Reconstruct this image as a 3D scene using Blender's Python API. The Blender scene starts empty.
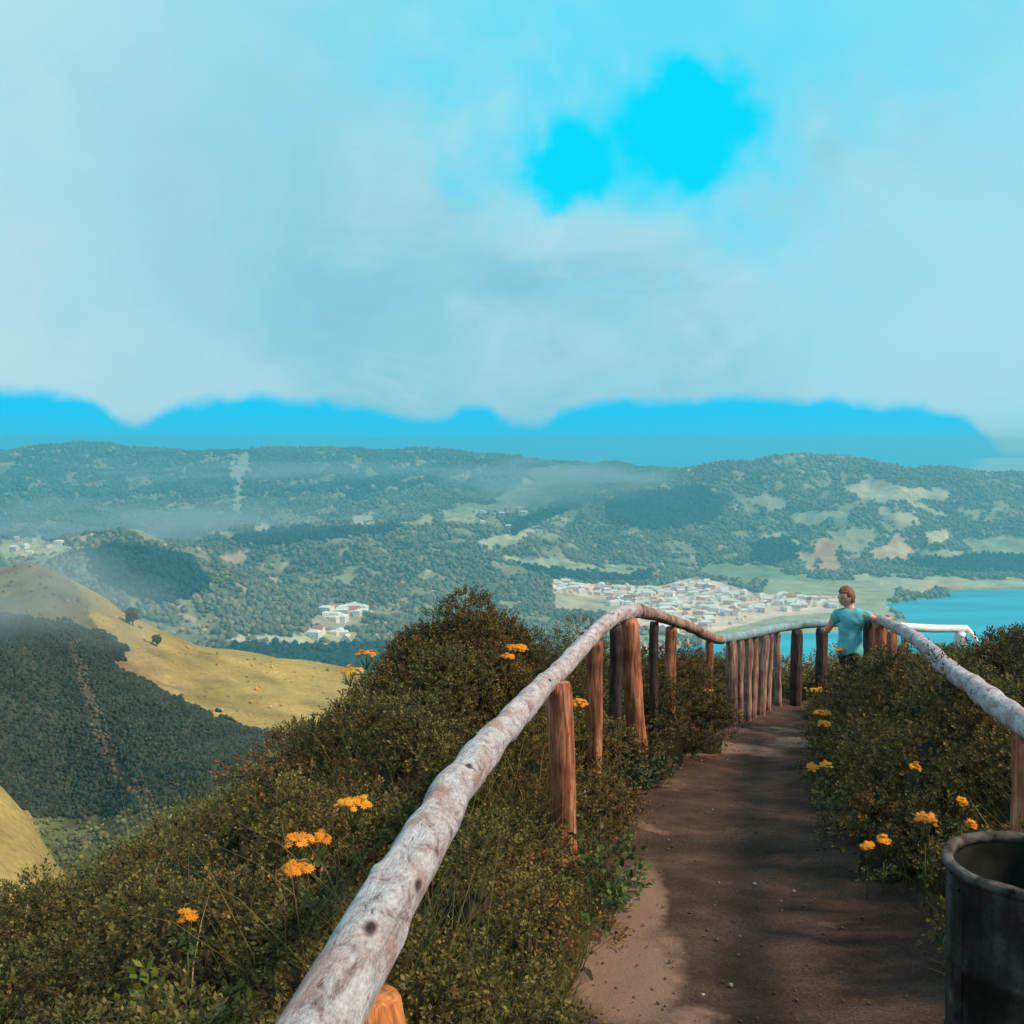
import bpy, bmesh, math, random
import numpy as np
from mathutils import Vector, Matrix, noise as mnoise

random.seed(7)
rng = np.random.default_rng(11)
C = bpy.context.scene.collection
R = math.radians
SC = bpy.context.scene

# ------------------------------------------------------------------ camera maths
F = 1098.0
HZ = 446.0
PITCH = math.atan((512 - HZ) / F)
CP, SP = math.cos(PITCH), math.sin(PITCH)

def ray(px, py):
    """direction of a picture point with the Y (forward, level) component 1"""
    x = (np.asarray(px, float) - 512) / F
    y = -(np.asarray(py, float) - 512) / F
    dy = CP + y * SP
    return x / dy, (y * CP - SP) / dy          # X per Y, Z per Y

def P(px, py, Y):
    a, b = ray(px, py)
    return Vector((float(a) * Y, Y, float(b) * Y))

def project(X, Y, Z):
    c = CP * Y - SP * Z
    u = SP * Y + CP * Z
    return 512 + F * X / c, 512 - F * u / c

# ------------------------------------------------------------------ numpy noise
def _h(ix, iy, s):
    n = (ix.astype(np.int64) * 374761393 + iy.astype(np.int64) * 668265263 + s * 974711) & 0x7fffffff
    n = ((n ^ (n >> 13)) * 1274126177) & 0x7fffffff
    n = (n ^ (n >> 16)) & 0xffff
    return n / 65535.0

def vnoise(x, y, s=0):
    x = np.asarray(x, float); y = np.asarray(y, float)
    ix = np.floor(x); iy = np.floor(y)
    fx = x - ix; fy = y - iy
    fx = fx * fx * (3 - 2 * fx); fy = fy * fy * (3 - 2 * fy)
    a = _h(ix, iy, s); b = _h(ix + 1, iy, s); c = _h(ix, iy + 1, s); d = _h(ix + 1, iy + 1, s)
    return (a * (1 - fx) + b * fx) * (1 - fy) + (c * (1 - fx) + d * fx) * fy

def fbm(x, y, oct=4, s=0):
    x = np.asarray(x, float); y = np.asarray(y, float)
    v = 0; a = .5; t = 0
    for k in range(oct):
        v = v + a * vnoise(x, y, s + 17 * k); t += a
        x = x * 2.03 + 7.1; y = y * 2.03 + 3.3; a *= .5
    return v / t

def sstep(a, b, x):
    t = np.clip((np.asarray(x, float) - a) / (b - a), 0, 1)
    return t * t * (3 - 2 * t)

def in_poly(px, py, poly):
    px = np.asarray(px, float); py = np.asarray(py, float)
    ins = np.zeros(px.shape, bool)
    n = len(poly)
    for i in range(n):
        x0, y0 = poly[i]; x1, y1 = poly[(i + 1) % n]
        if y0 == y1: continue
        c = ((y0 > py) != (y1 > py)) & (px < (x1 - x0) * (py - y0) / (y1 - y0) + x0)
        ins ^= c
    return ins

# ------------------------------------------------------------------ object helpers
def link(o, parent=None):
    C.objects.link(o)
    if parent is not None: o.parent = parent
    return o

def tag(o, label=None, cat=None, group=None, kind=None):
    if label: o['label'] = label
    if cat: o['category'] = cat
    if group: o['group'] = group
    if kind: o['kind'] = kind
    return o

def empty(name, loc, rz=0):
    o = bpy.data.objects.new(name, None); C.objects.link(o)
    o.location = loc; o.rotation_euler = (0, 0, rz)
    o.empty_display_size = .2
    return o

def mesh_np(name, V, Fc, mats, parent=None, col=None, smooth=True, midx=None):
    """V (n,3), Fc (m,k) int, col (n,3)"""
    me = bpy.data.meshes.new(name)
    V = np.ascontiguousarray(V, dtype=np.float32); Fc = np.ascontiguousarray(Fc, dtype=np.int32)
    m, k = Fc.shape
    me.vertices.add(len(V)); me.vertices.foreach_set('co', V.ravel())
    me.loops.add(m * k); me.loops.foreach_set('vertex_index', Fc.ravel())
    me.polygons.add(m)
    me.polygons.foreach_set('loop_start', np.arange(0, m * k, k, dtype=np.int32))
    me.polygons.foreach_set('loop_total', np.full(m, k, dtype=np.int32))
    if smooth: me.polygons.foreach_set('use_smooth', np.ones(m, bool))
    if midx is not None: me.polygons.foreach_set('material_index', np.asarray(midx, np.int32))
    me.update(calc_edges=True)
    if col is not None:
        a = me.color_attributes.new('Col', 'FLOAT_COLOR', 'POINT')
        cc = np.ones((len(V), 4), np.float32); cc[:, :3] = col
        a.data.foreach_set('color', cc.ravel())
    for mt in (mats if isinstance(mats, (list, tuple)) else [mats]): me.materials.append(mt)
    o = bpy.data.objects.new(name, me)
    return link(o, parent)

def mesh_bm(name, bm, mats, parent=None, smooth=True):
    me = bpy.data.meshes.new(name)
    bmesh.ops.recalc_face_normals(bm, faces=bm.faces)
    bm.to_mesh(me); bm.free()
    for mt in (mats if isinstance(mats, (list, tuple)) else [mats]): me.materials.append(mt)
    if smooth:
        for p in me.polygons: p.use_smooth = True
    o = bpy.data.objects.new(name, me)
    return link(o, parent)

# ------------------------------------------------------------------ materials
def new_mat(name):
    m = bpy.data.materials.new(name); m.use_nodes = True
    nt = m.node_tree
    b = nt.nodes['Principled BSDF']
    return m, nt, b

def N(nt, t, **kw):
    n = nt.nodes.new(t)
    for k, v in kw.items():
        if k in n.inputs: n.inputs[k].default_value = v
        else: setattr(n, k, v)
    return n

def ramp(nt, stops):
    n = nt.nodes.new('ShaderNodeValToRGB')
    e = n.color_ramp.elements
    while len(e) < len(stops): e.new(.5)
    for k, (p, c) in enumerate(stops):
        e[k].position = p; e[k].color = (*c, 1) if len(c) == 3 else c
    return n

def leaf_mat(name, rough=.6, transl=.25, varsc=9.0):
    m, nt, b = new_mat(name)
    at = N(nt, 'ShaderNodeVertexColor', layer_name='Col')
    geo = N(nt, 'ShaderNodeNewGeometry')
    nz = N(nt, 'ShaderNodeTexNoise'); nz.inputs['Scale'].default_value = varsc; nz.inputs['Detail'].default_value = 3
    nt.links.new(geo.outputs['Position'], nz.inputs['Vector'])
    mp = N(nt, 'ShaderNodeMapRange'); mp.inputs['To Min'].default_value = .6; mp.inputs['To Max'].default_value = 1.45
    nt.links.new(nz.outputs['Fac'], mp.inputs['Value'])
    mx = N(nt, 'ShaderNodeMix', data_type='RGBA', blend_type='MULTIPLY'); mx.inputs['Factor'].default_value = 1
    nt.links.new(at.outputs['Color'], mx.inputs[6]); nt.links.new(mp.outputs['Result'], mx.inputs[7])
    nt.links.new(mx.outputs[2], b.inputs['Base Color'])
    b.inputs['Roughness'].default_value = rough
    b.inputs['Specular IOR Level'].default_value = .25
    if transl > 0:
        tr = N(nt, 'ShaderNodeBsdfTranslucent'); nt.links.new(mx.outputs[2], tr.inputs['Color'])
        ms = N(nt, 'ShaderNodeMixShader'); ms.inputs[0].default_value = transl
        nt.links.new(b.outputs[0], ms.inputs[1]); nt.links.new(tr.outputs[0], ms.inputs[2])
        nt.links.new(ms.outputs[0], nt.nodes['Material Output'].inputs['Surface'])
    return m

def attr_terrain_mat(name, scale, bump, lo=.7, hi=1.35):
    m, nt, b = new_mat(name)
    at = N(nt, 'ShaderNodeVertexColor', layer_name='Col')
    geo = N(nt, 'ShaderNodeNewGeometry')
    nz = N(nt, 'ShaderNodeTexNoise'); nz.inputs['Scale'].default_value = scale; nz.inputs['Detail'].default_value = 6; nz.inputs['Roughness'].default_value = .65
    nt.links.new(geo.outputs['Position'], nz.inputs['Vector'])
    mp = N(nt, 'ShaderNodeMapRange'); mp.inputs['From Min'].default_value = .3; mp.inputs['From Max'].default_value = .7
    mp.inputs['To Min'].default_value = lo; mp.inputs['To Max'].default_value = hi
    nt.links.new(nz.outputs['Fac'], mp.inputs['Value'])
    mx = N(nt, 'ShaderNodeMix', data_type='RGBA', blend_type='MULTIPLY'); mx.inputs['Factor'].default_value = 1
    nt.links.new(at.outputs['Color'], mx.inputs[6]); nt.links.new(mp.outputs['Result'], mx.inputs[7])
    nt.links.new(mx.outputs[2], b.inputs['Base Color'])
    b.inputs['Roughness'].default_value = .95; b.inputs['Specular IOR Level'].default_value = .1
    bp = N(nt, 'ShaderNodeBump'); bp.inputs['Strength'].default_value = .6; bp.inputs['Distance'].default_value = bump
    nt.links.new(nz.outputs['Fac'], bp.inputs['Height']); nt.links.new(bp.outputs[0], b.inputs['Normal'])
    return m

M_LEAF = leaf_mat('heather_leaf')
M_TREE = leaf_mat('distant_foliage', .8, 0, .08)
M_HILLBUSH = leaf_mat('hill_foliage', .8, 0, .25)
M_GRASS = leaf_mat('grass_blade', .6, .3, 4)
M_FAR = attr_terrain_mat('valley_ground', .02, 6)
M_HILL = attr_terrain_mat('hill_grass', .6, .35, .72, 1.25)

def bark_rail():
    """weathered, peeled log: pale grey skin with pinkish-brown worn patches, cracks and knots drawn out along the log"""
    m, nt, b = new_mat('peeled_log')
    uv = N(nt, 'ShaderNodeUVMap'); uv.uv_map = 'UVMap'
    def nz(su, sv, det, rough=.6, dist=0, off=0):
        mp = N(nt, 'ShaderNodeMapping'); mp.inputs['Scale'].default_value = (su, sv, 1); mp.inputs['Location'].default_value = (off, off, 0)
        nt.links.new(uv.outputs[0], mp.inputs[0])
        n = N(nt, 'ShaderNodeTexNoise'); n.inputs['Scale'].default_value = 1; n.inputs['Detail'].default_value = det; n.inputs['Roughness'].default_value = rough; n.inputs['Distortion'].default_value = dist
        nt.links.new(mp.outputs[0], n.inputs['Vector']); return n
    n1 = nz(10, 8, 10, .72, .8); n2 = nz(3.2, 2.4, 7, .65, .4, 5); n3 = nz(9, 20, 6, .65, 1.8, 9); n4 = nz(60, 40, 3, .7, 0, 3)
    r1 = ramp(nt, [(.30, (.11, .065, .065)), (.40, (.30, .225, .23)), (.47, (.46, .42, .45)), (.62, (.62, .60, .65))])
    nt.links.new(n1.outputs['Fac'], r1.inputs[0])
    r2 = ramp(nt, [(.50, (0, 0, 0)), (.62, (.75, .75, .75))]); nt.links.new(n2.outputs['Fac'], r2.inputs[0])
    mx = N(nt, 'ShaderNodeMix', data_type='RGBA'); mx.inputs[7].default_value = (.38, .21, .17, 1)
    nt.links.new(r2.outputs[0], mx.inputs[0]); nt.links.new(r1.outputs[0], mx.inputs[6])
    r3 = ramp(nt, [(.31, (.28, .22, .22)), (.36, (.85, .8, .8)), (.5, (1, 1, 1))]); nt.links.new(n3.outputs['Fac'], r3.inputs[0])
    m2 = N(nt, 'ShaderNodeMix', data_type='RGBA', blend_type='MULTIPLY'); m2.inputs[0].default_value = 1
    nt.links.new(mx.outputs[2], m2.inputs[6]); nt.links.new(r3.outputs[0], m2.inputs[7])
    mp = N(nt, 'ShaderNodeMapping'); mp.inputs['Scale'].default_value = (2.2, 2.6, 1); nt.links.new(uv.outputs[0], mp.inputs[0])
    vo = N(nt, 'ShaderNodeTexVoronoi'); vo.inputs['Scale'].default_value = 1; nt.links.new(mp.outputs[0], vo.inputs['Vector'])
    r4 = ramp(nt, [(.05, (.14, .08, .08)), (.11, (1, 1, 1))]); nt.links.new(vo.outputs['Distance'], r4.inputs[0])
    m3 = N(nt, 'ShaderNodeMix', data_type='RGBA', blend_type='MULTIPLY'); m3.inputs[0].default_value = 1
    nt.links.new(m2.outputs[2], m3.inputs[6]); nt.links.new(r4.outputs[0], m3.inputs[7])
    r5 = ramp(nt, [(.35, (.78, .76, .76)), (.6, (1.08, 1.08, 1.08))]); nt.links.new(n4.outputs['Fac'], r5.inputs[0])
    m4 = N(nt, 'ShaderNodeMix', data_type='RGBA', blend_type='MULTIPLY'); m4.inputs[0].default_value = 1
    nt.links.new(m3.outputs[2], m4.inputs[6]); nt.links.new(r5.outputs[0], m4.inputs[7])
    nt.links.new(m4.outputs[2], b.inputs['Base Color'])
    b.inputs['Roughness'].default_value = .78; b.inputs['Specular IOR Level'].default_value = .25
    ad = N(nt, 'ShaderNodeMath', operation='ADD')
    nt.links.new(n1.outputs['Fac'], ad.inputs[0]); nt.links.new(n3.outputs['Fac'], ad.inputs[1])
    bp = N(nt, 'ShaderNodeBump'); bp.inputs['Strength'].default_value = .8; bp.inputs['Distance'].default_value = .012
    nt.links.new(ad.outputs[0], bp.inputs['Height']); nt.links.new(bp.outputs[0], b.inputs['Normal'])
    return m
M_RAIL = bark_rail()
def bluegrey():
    return simple('blue_grey_log', (.20, .31, .36), .7, .3, 9, .35, bump=.01)  # even blue-grey tone for the far rail

def post_mat(name, dark, mid, light):
    m, nt, b = new_mat(name)
    tc = N(nt, 'ShaderNodeTexCoord')
    mp = N(nt, 'ShaderNodeMapping'); mp.inputs['Scale'].default_value = (38, 38, 3.2)
    nt.links.new(tc.outputs['Object'], mp.inputs[0])
    n1 = N(nt, 'ShaderNodeTexNoise'); n1.inputs['Scale'].default_value = 1; n1.inputs['Detail'].default_value = 7; n1.inputs['Distortion'].default_value = .9
    nt.links.new(mp.outputs[0], n1.inputs['Vector'])
    r1 = ramp(nt, [(.3, dark), (.48, mid), (.68, light)])
    nt.links.new(n1.outputs['Fac'], r1.inputs[0])
    n2 = N(nt, 'ShaderNodeTexNoise'); n2.inputs['Scale'].default_value = 5; n2.inputs['Detail'].default_value = 5
    nt.links.new(tc.outputs['Object'], n2.inputs['Vector'])
    r2 = ramp(nt, [(.35, (.45, .42, .42)), (.55, (1.05, 1.05, 1.05))])
    nt.links.new(n2.outputs['Fac'], r2.inputs[0])
    mx = N(nt, 'ShaderNodeMix', data_type='RGBA', blend_type='MULTIPLY'); mx.inputs[0].default_value = 1
    nt.links.new(r1.outputs[0], mx.inputs[6]); nt.links.new(r2.outputs[0], mx.inputs[7])
    nt.links.new(mx.outputs[2], b.inputs['Base Color'])
    b.inputs['Roughness'].default_value = .8; b.inputs['Specular IOR Level'].default_value = .2
    bp = N(nt, 'ShaderNodeBump'); bp.inputs['Strength'].default_value = .9; bp.inputs['Distance'].default_value = .012
    nt.links.new(n1.outputs['Fac'], bp.inputs['Height']); nt.links.new(bp.outputs[0], b.inputs['Normal'])
    return m
M_POST = post_mat('red_brown_post', (.10, .035, .02), (.38, .13, .07), (.62, .29, .17))
M_POST_ORANGE = post_mat('fresh_cut_post', (.28, .09, .03), (.62, .22, .07), (.80, .36, .14))
M_POST_GREY = post_mat('weathered_post', (.10, .055, .045), (.30, .17, .14), (.52, .36, .30))
M_POST_DARK = post_mat('dark_post', (.03, .02, .02), (.07, .045, .042), (.14, .09, .085))

def simple(name, col, rough=.6, spec=.3, nscale=0, namp=.3, coord='Object', bump=0):
    m, nt, b = new_mat(name)
    b.inputs['Roughness'].default_value = rough; b.inputs['Specular IOR Level'].default_value = spec
    tc = N(nt, 'ShaderNodeTexCoord')
    n1 = N(nt, 'ShaderNodeTexNoise'); n1.inputs['Scale'].default_value = nscale or 8; n1.inputs['Detail'].default_value = 5
    nt.links.new(tc.outputs[coord], n1.inputs['Vector'])
    lo = tuple(max(0, c * (1 - namp)) for c in col); hi = tuple(min(1, c * (1 + namp)) for c in col)
    r1 = ramp(nt, [(.3, lo), (.7, hi)])
    nt.links.new(n1.outputs['Fac'], r1.inputs[0]); nt.links.new(r1.outputs[0], b.inputs['Base Color'])
    if bump:
        bp = N(nt, 'ShaderNodeBump'); bp.inputs['Distance'].default_value = bump; bp.inputs['Strength'].default_value = .7
        nt.links.new(n1.outputs['Fac'], bp.inputs['Height']); nt.links.new(bp.outputs[0], b.inputs['Normal'])
    return m

# ------------------------------------------------------------------ near ground
SL = .135
def y_of(py):
    return 1.65 / (-ray(512, py)[1] - SL)
_L = [(572, 1024), (590, 960), (600, 920), (607, 880), (613, 850), (622, 805), (640, 780), (662, 760), (695, 742), (728, 728), (752, 716), (779, 702)]
_Rt = [(962, 1024), (948, 960), (925, 915), (893, 880), (868, 845), (856, 805), (845, 775), (838, 752), (832, 735), (826, 715), (836, 700)]
def edge_tab(pts):
    Ys = np.array([float(y_of(p[1])) for p in pts]); Xs = np.array([float(ray(*p)[0]) for p in pts]) * Ys
    return Ys, Xs
LY, LX = edge_tab(_L); RY, RX = edge_tab(_Rt)
def XL(Y):
    Y = np.asarray(Y, float)
    v = np.interp(Y, LY, LX); v = np.where(Y < LY[0], LX[0] + (Y - LY[0]) * .09, v)
    return np.where(Y > LY[-1], LX[-1] + (Y - LY[-1]) * .3, v)
def XR(Y):
    Y = np.asarray(Y, float)
    v = np.interp(Y, RY, RX); v = np.where(Y < RY[0], RX[0] + (Y - RY[0]) * .09, v)
    return np.where(Y > RY[-1], RX[-1] + (Y - RY[-1]) * .3, v)
YEND = 17.0
def ground(X, Y):
    X = np.asarray(X, float); Y = np.asarray(Y, float)
    z = -1.65 - SL * Y
    z = z - .62 * np.maximum(Y - YEND, 0) - .02 * np.maximum(Y - YEND, 0) ** 2
    dl = XL(Y) - X; dr = X - XR(Y)
    z = z + .10 * sstep(.0, .35, dl) - .40 * np.maximum(dl - 1.5, 0) - .35 * np.maximum(dl - 2.8, 0) - .5 * np.maximum(dl - 5, 0)
    z = z + .16 * sstep(8, 9.5, Y) * sstep(12.5, 11, Y) * sstep(0, .8, dl)
    z = z + .20 * sstep(.0, .6, dr) - .22 * np.maximum(dr - 2.2, 0) - .5 * np.maximum(dr - 5, 0)
    on = (dl < 0) & (dr < 0)
    z = z + np.where(on, -.03, .07) * (fbm(X * 1.3, Y * 1.3, 4, 3) - .5) * 2
    # worn rut along the middle
    w = np.clip((-dl) / np.maximum(XR(Y) - XL(Y), .1), 0, 1)
    z = z - np.where(on, .05 * np.sin(np.pi * w), 0)
    return z

def grid_faces(nx, ny):
    i = np.arange(nx - 1); j = np.arange(ny - 1)
    I, J = np.meshgrid(i, j)
    a = (J * nx + I).ravel()
    return np.stack([a, a + 1, a + 1 + nx, a + nx], 1)

def soil_mat():
    m, nt, b = new_mat('bank_soil')
    geo = N(nt, 'ShaderNodeNewGeometry')
    n1 = N(nt, 'ShaderNodeTexNoise'); n1.inputs['Scale'].default_value = 3; n1.inputs['Detail'].default_value = 8
    nt.links.new(geo.outputs['Position'], n1.inputs['Vector'])
    r1 = ramp(nt, [(.3, (.018, .018, .010)), (.5, (.045, .036, .020)), (.7, (.085, .058, .032))])
    nt.links.new(n1.outputs['Fac'], r1.inputs[0]); nt.links.new(r1.outputs[0], b.inputs['Base Color'])
    b.inputs['Roughness'].default_value = 1; b.inputs['Specular IOR Level'].default_value = .1
    bp = N(nt, 'ShaderNodeBump'); bp.inputs['Distance'].default_value = .05
    nt.links.new(n1.outputs['Fac'], bp.inputs['Height']); nt.links.new(bp.outputs[0], b.inputs['Normal'])
    return m
M_SOIL = soil_mat()
xs = np.concatenate([np.linspace(-16, -3, 60), np.linspace(-2.9, 6, 220), np.linspace(6.1, 18, 50)])
ys = np.concatenate([np.linspace(-4, .9, 20), np.linspace(1, 18.5, 320), np.linspace(18.7, 27, 30)])
GX, GY = np.meshgrid(xs, ys)
GZ = ground(GX, GY)
o = mesh_np('ground', np.stack([GX, GY, GZ], -1).reshape(-1, 3), grid_faces(len(xs), len(ys)), M_SOIL)
tag(o, kind='structure')

def path_mat():
    m, nt, b = new_mat('trodden_earth')
    geo = N(nt, 'ShaderNodeNewGeometry')
    at = N(nt, 'ShaderNodeVertexColor', layer_name='Col')      # R: pale worn patches with sunlight painted in, G: loose dark scoria
    n1 = N(nt, 'ShaderNodeTexNoise'); n1.inputs['Scale'].default_value = 2.2; n1.inputs['Detail'].default_value = 9; n1.inputs['Roughness'].default_value = .62
    nt.links.new(geo.outputs['Position'], n1.inputs['Vector'])
    r1 = ramp(nt, [(.3, (.052, .029, .021)), (.5, (.095, .053, .039)), (.72, (.17, .100, .075))])
    nt.links.new(n1.outputs['Fac'], r1.inputs[0])
    n2 = N(nt, 'ShaderNodeTexNoise'); n2.inputs['Scale'].default_value = 60; n2.inputs['Detail'].default_value = 5; n2.inputs['Roughness'].default_value = .8
    nt.links.new(geo.outputs['Position'], n2.inputs['Vector'])
    r2 = ramp(nt, [(.32, (.45, .45, .45)), (.5, (.95, .95, .95)), (.68, (1.6, 1.55, 1.5))])
    nt.links.new(n2.outputs['Fac'], r2.inputs[0])
    mx = N(nt, 'ShaderNodeMix', data_type='RGBA', blend_type='MULTIPLY'); mx.inputs[0].default_value = 1
    nt.links.new(r1.outputs[0], mx.inputs[6]); nt.links.new(r2.outputs[0], mx.inputs[7])
    sp = N(nt, 'ShaderNodeSeparateColor'); nt.links.new(at.outputs['Color'], sp.inputs[0])
    n3 = N(nt, 'ShaderNodeTexNoise'); n3.inputs['Scale'].default_value = 7; n3.inputs['Detail'].default_value = 7; n3.inputs['Roughness'].default_value = .7
    nt.links.new(geo.outputs['Position'], n3.inputs['Vector'])
    ad = N(nt, 'ShaderNodeMath', operation='ADD'); nt.links.new(sp.outputs[0], ad.inputs[0]); nt.links.new(n3.outputs['Fac'], ad.inputs[1])
    mr = N(nt, 'ShaderNodeMapRange', interpolation_type='SMOOTHSTEP'); mr.inputs['From Min'].default_value = .72; mr.inputs['From Max'].default_value = 1.25
    nt.links.new(ad.outputs[0], mr.inputs['Value'])
    m2 = N(nt, 'ShaderNodeMix', data_type='RGBA'); m2.inputs[7].default_value = (.34, .205, .155, 1)
    nt.links.new(mr.outputs[0], m2.inputs[0]); nt.links.new(mx.outputs[2], m2.inputs[6])
    nt.links.new(m2.outputs[2], b.inputs['Base Color'])
    b.inputs['Roughness'].default_value = .95; b.inputs['Specular IOR Level'].default_value = .15
    a2 = N(nt, 'ShaderNodeMath', operation='MULTIPLY_ADD'); a2.inputs[1].default_value = .35
    nt.links.new(n2.outputs['Fac'], a2.inputs[0]); nt.links.new(n1.outputs['Fac'], a2.inputs[2])
    bp = N(nt, 'ShaderNodeBump'); bp.inputs['Distance'].default_value = .06; bp.inputs['Strength'].default_value = 1.0
    nt.links.new(a2.outputs[0], bp.inputs['Height']); nt.links.new(bp.outputs[0], b.inputs['Normal'])
    return m
ny = 420; nx = 70
yy = np.linspace(-2.5, 17.6, ny)
ww = np.linspace(0, 1, nx)
W, YY = np.meshgrid(ww, yy)
wob = .10 * (fbm(YY * 2.1, W * 0 + 3, 3, 40) - .5)
X0 = XL(YY) - .16 + wob; X1 = XR(YY) + .16 + .10 * (fbm(YY * 2.3, W * 0 + 9, 3, 41) - .5)
PXX = X0 + (X1 - X0) * W
PZ = ground(PXX, YY) + .006 + .05 * np.sin(np.pi * np.clip(W, 0, 1)) ** .5 * 0
PZ = PZ + .05 * (fbm(PXX * 5, YY * 5, 5, 77) - .5)
PZ = np.maximum(PZ, ground(PXX, YY) + .004)
ppx, ppy = project(PXX, YY, PZ)
sunlit_wear = np.zeros_like(PXX)  # pale worn ground, its sunlit patches painted into the colour
def blob(cx, cy, rx, ry, a=1.0, ang=0):
    c, s = math.cos(ang), math.sin(ang)
    u = ((ppx - cx) * c + (ppy - cy) * s) / rx; v = (-(ppx - cx) * s + (ppy - cy) * c) / ry
    return a * np.clip(1.15 - (u * u + v * v) * .6, 0, 1)
for bb in [(640, 905, 26, 42, .85), (625, 975, 55, 50, .9, .3), (690, 1020, 40, 16, .6), (665, 950, 26, 20, .6, .8), (730, 748, 55, 6, .7, .1), (800, 742, 34, 6, .7), (770, 730, 40, 4, .5),
           (650, 828, 26, 4, .5, .3), (705, 752, 40, 5, .5), (830, 925, 26, 4, .35), (672, 785, 24, 7, .4)]:
    sunlit_wear = np.maximum(sunlit_wear, blob(*bb))
colp = np.zeros(PXX.shape + (3,)); colp[..., 0] = sunlit_wear
o = mesh_np('path', np.stack([PXX, YY, PZ], -1).reshape(-1, 3), grid_faces(nx, ny), path_mat(), col=colp.reshape(-1, 3))
tag(o, kind='structure')

# loose stones and crumbs on the path
def ico(sub):
    bm = bmesh.new(); bmesh.ops.create_icosphere(bm, subdivisions=sub, radius=1)
    V = np.array([v.co[:] for v in bm.verts]); Fc = np.array([[v.index for v in f.verts] for f in bm.faces]); bm.free()
    return V, Fc
IV1, IF1 = ico(1); IV2, IF2 = ico(2)

def blobs(cen, rad, zs, col, base, jit=.25, colj=.15):
    """many lumpy balls in one mesh: cen (n,3) rad (n,) zs vertical stretch (n,)"""
    V0, F0 = base
    n = len(cen); k = len(V0)
    J = 1 + jit * (rng.random((n, k)) - .5) * 2
    a = rng.random(n) * 6.28
    ca, sa = np.cos(a)[:, None], np.sin(a)[:, None]
    x = V0[None, :, 0] * J; y = V0[None, :, 1] * J; z = V0[None, :, 2] * J
    Vx = (x * ca - y * sa) * rad[:, None] + cen[:, 0:1]
    Vy = (x * sa + y * ca) * rad[:, None] + cen[:, 1:2]
    Vz = z * rad[:, None] * zs[:, None] + cen[:, 2:3]
    V = np.stack([Vx, Vy, Vz], -1).reshape(-1, 3)
    Fa = (F0[None] + (np.arange(n) * k)[:, None, None]).reshape(-1, F0.shape[1])
    cc = (col[:, None, :] * (1 + colj * (rng.random((n, k, 1)) - .5) * 2)).reshape(-1, 3)
    return V, Fa, cc
n = 1600
Yp = 2.6 + 12 * rng.random(n) ** 1.8; Wp = rng.random(n) * 1.1 - .05
Xp = XL(Yp) + (XR(Yp) - XL(Yp)) * Wp
r_ = .003 + .007 * rng.random(n) ** 3
r_[:60] *= 2.0
cg = np.array([.10, .065, .055])[None] * (0.7 + 1.0 * rng.random((n, 1)))
cg[:40] = np.array([.30, .25, .23])
cen = np.stack([Xp, Yp, ground(Xp, Yp) + .014], -1)
V, Fa, cc = blobs(cen, r_, .6 + .3 * rng.random(n), cg, (IV1, IF1), .3)
M_STONE = leaf_mat('loose_stone', .9, 0, 30)
tag(mesh_np('gravel', V, Fa, M_STONE, col=cc), 'small dark stones and crumbs of earth scattered on the brown path', 'gravel', kind='stuff')

# ------------------------------------------------------------------ valley terrain (one sheet in polar layout)
PXC = np.array([-420, -150, 0, 30, 60, 100, 130, 200, 270, 335, 430, 520, 600, 700, 800, 900, 1024, 1180, 1500], float)
def row(D, *v): return D, np.array(v, float)
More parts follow.
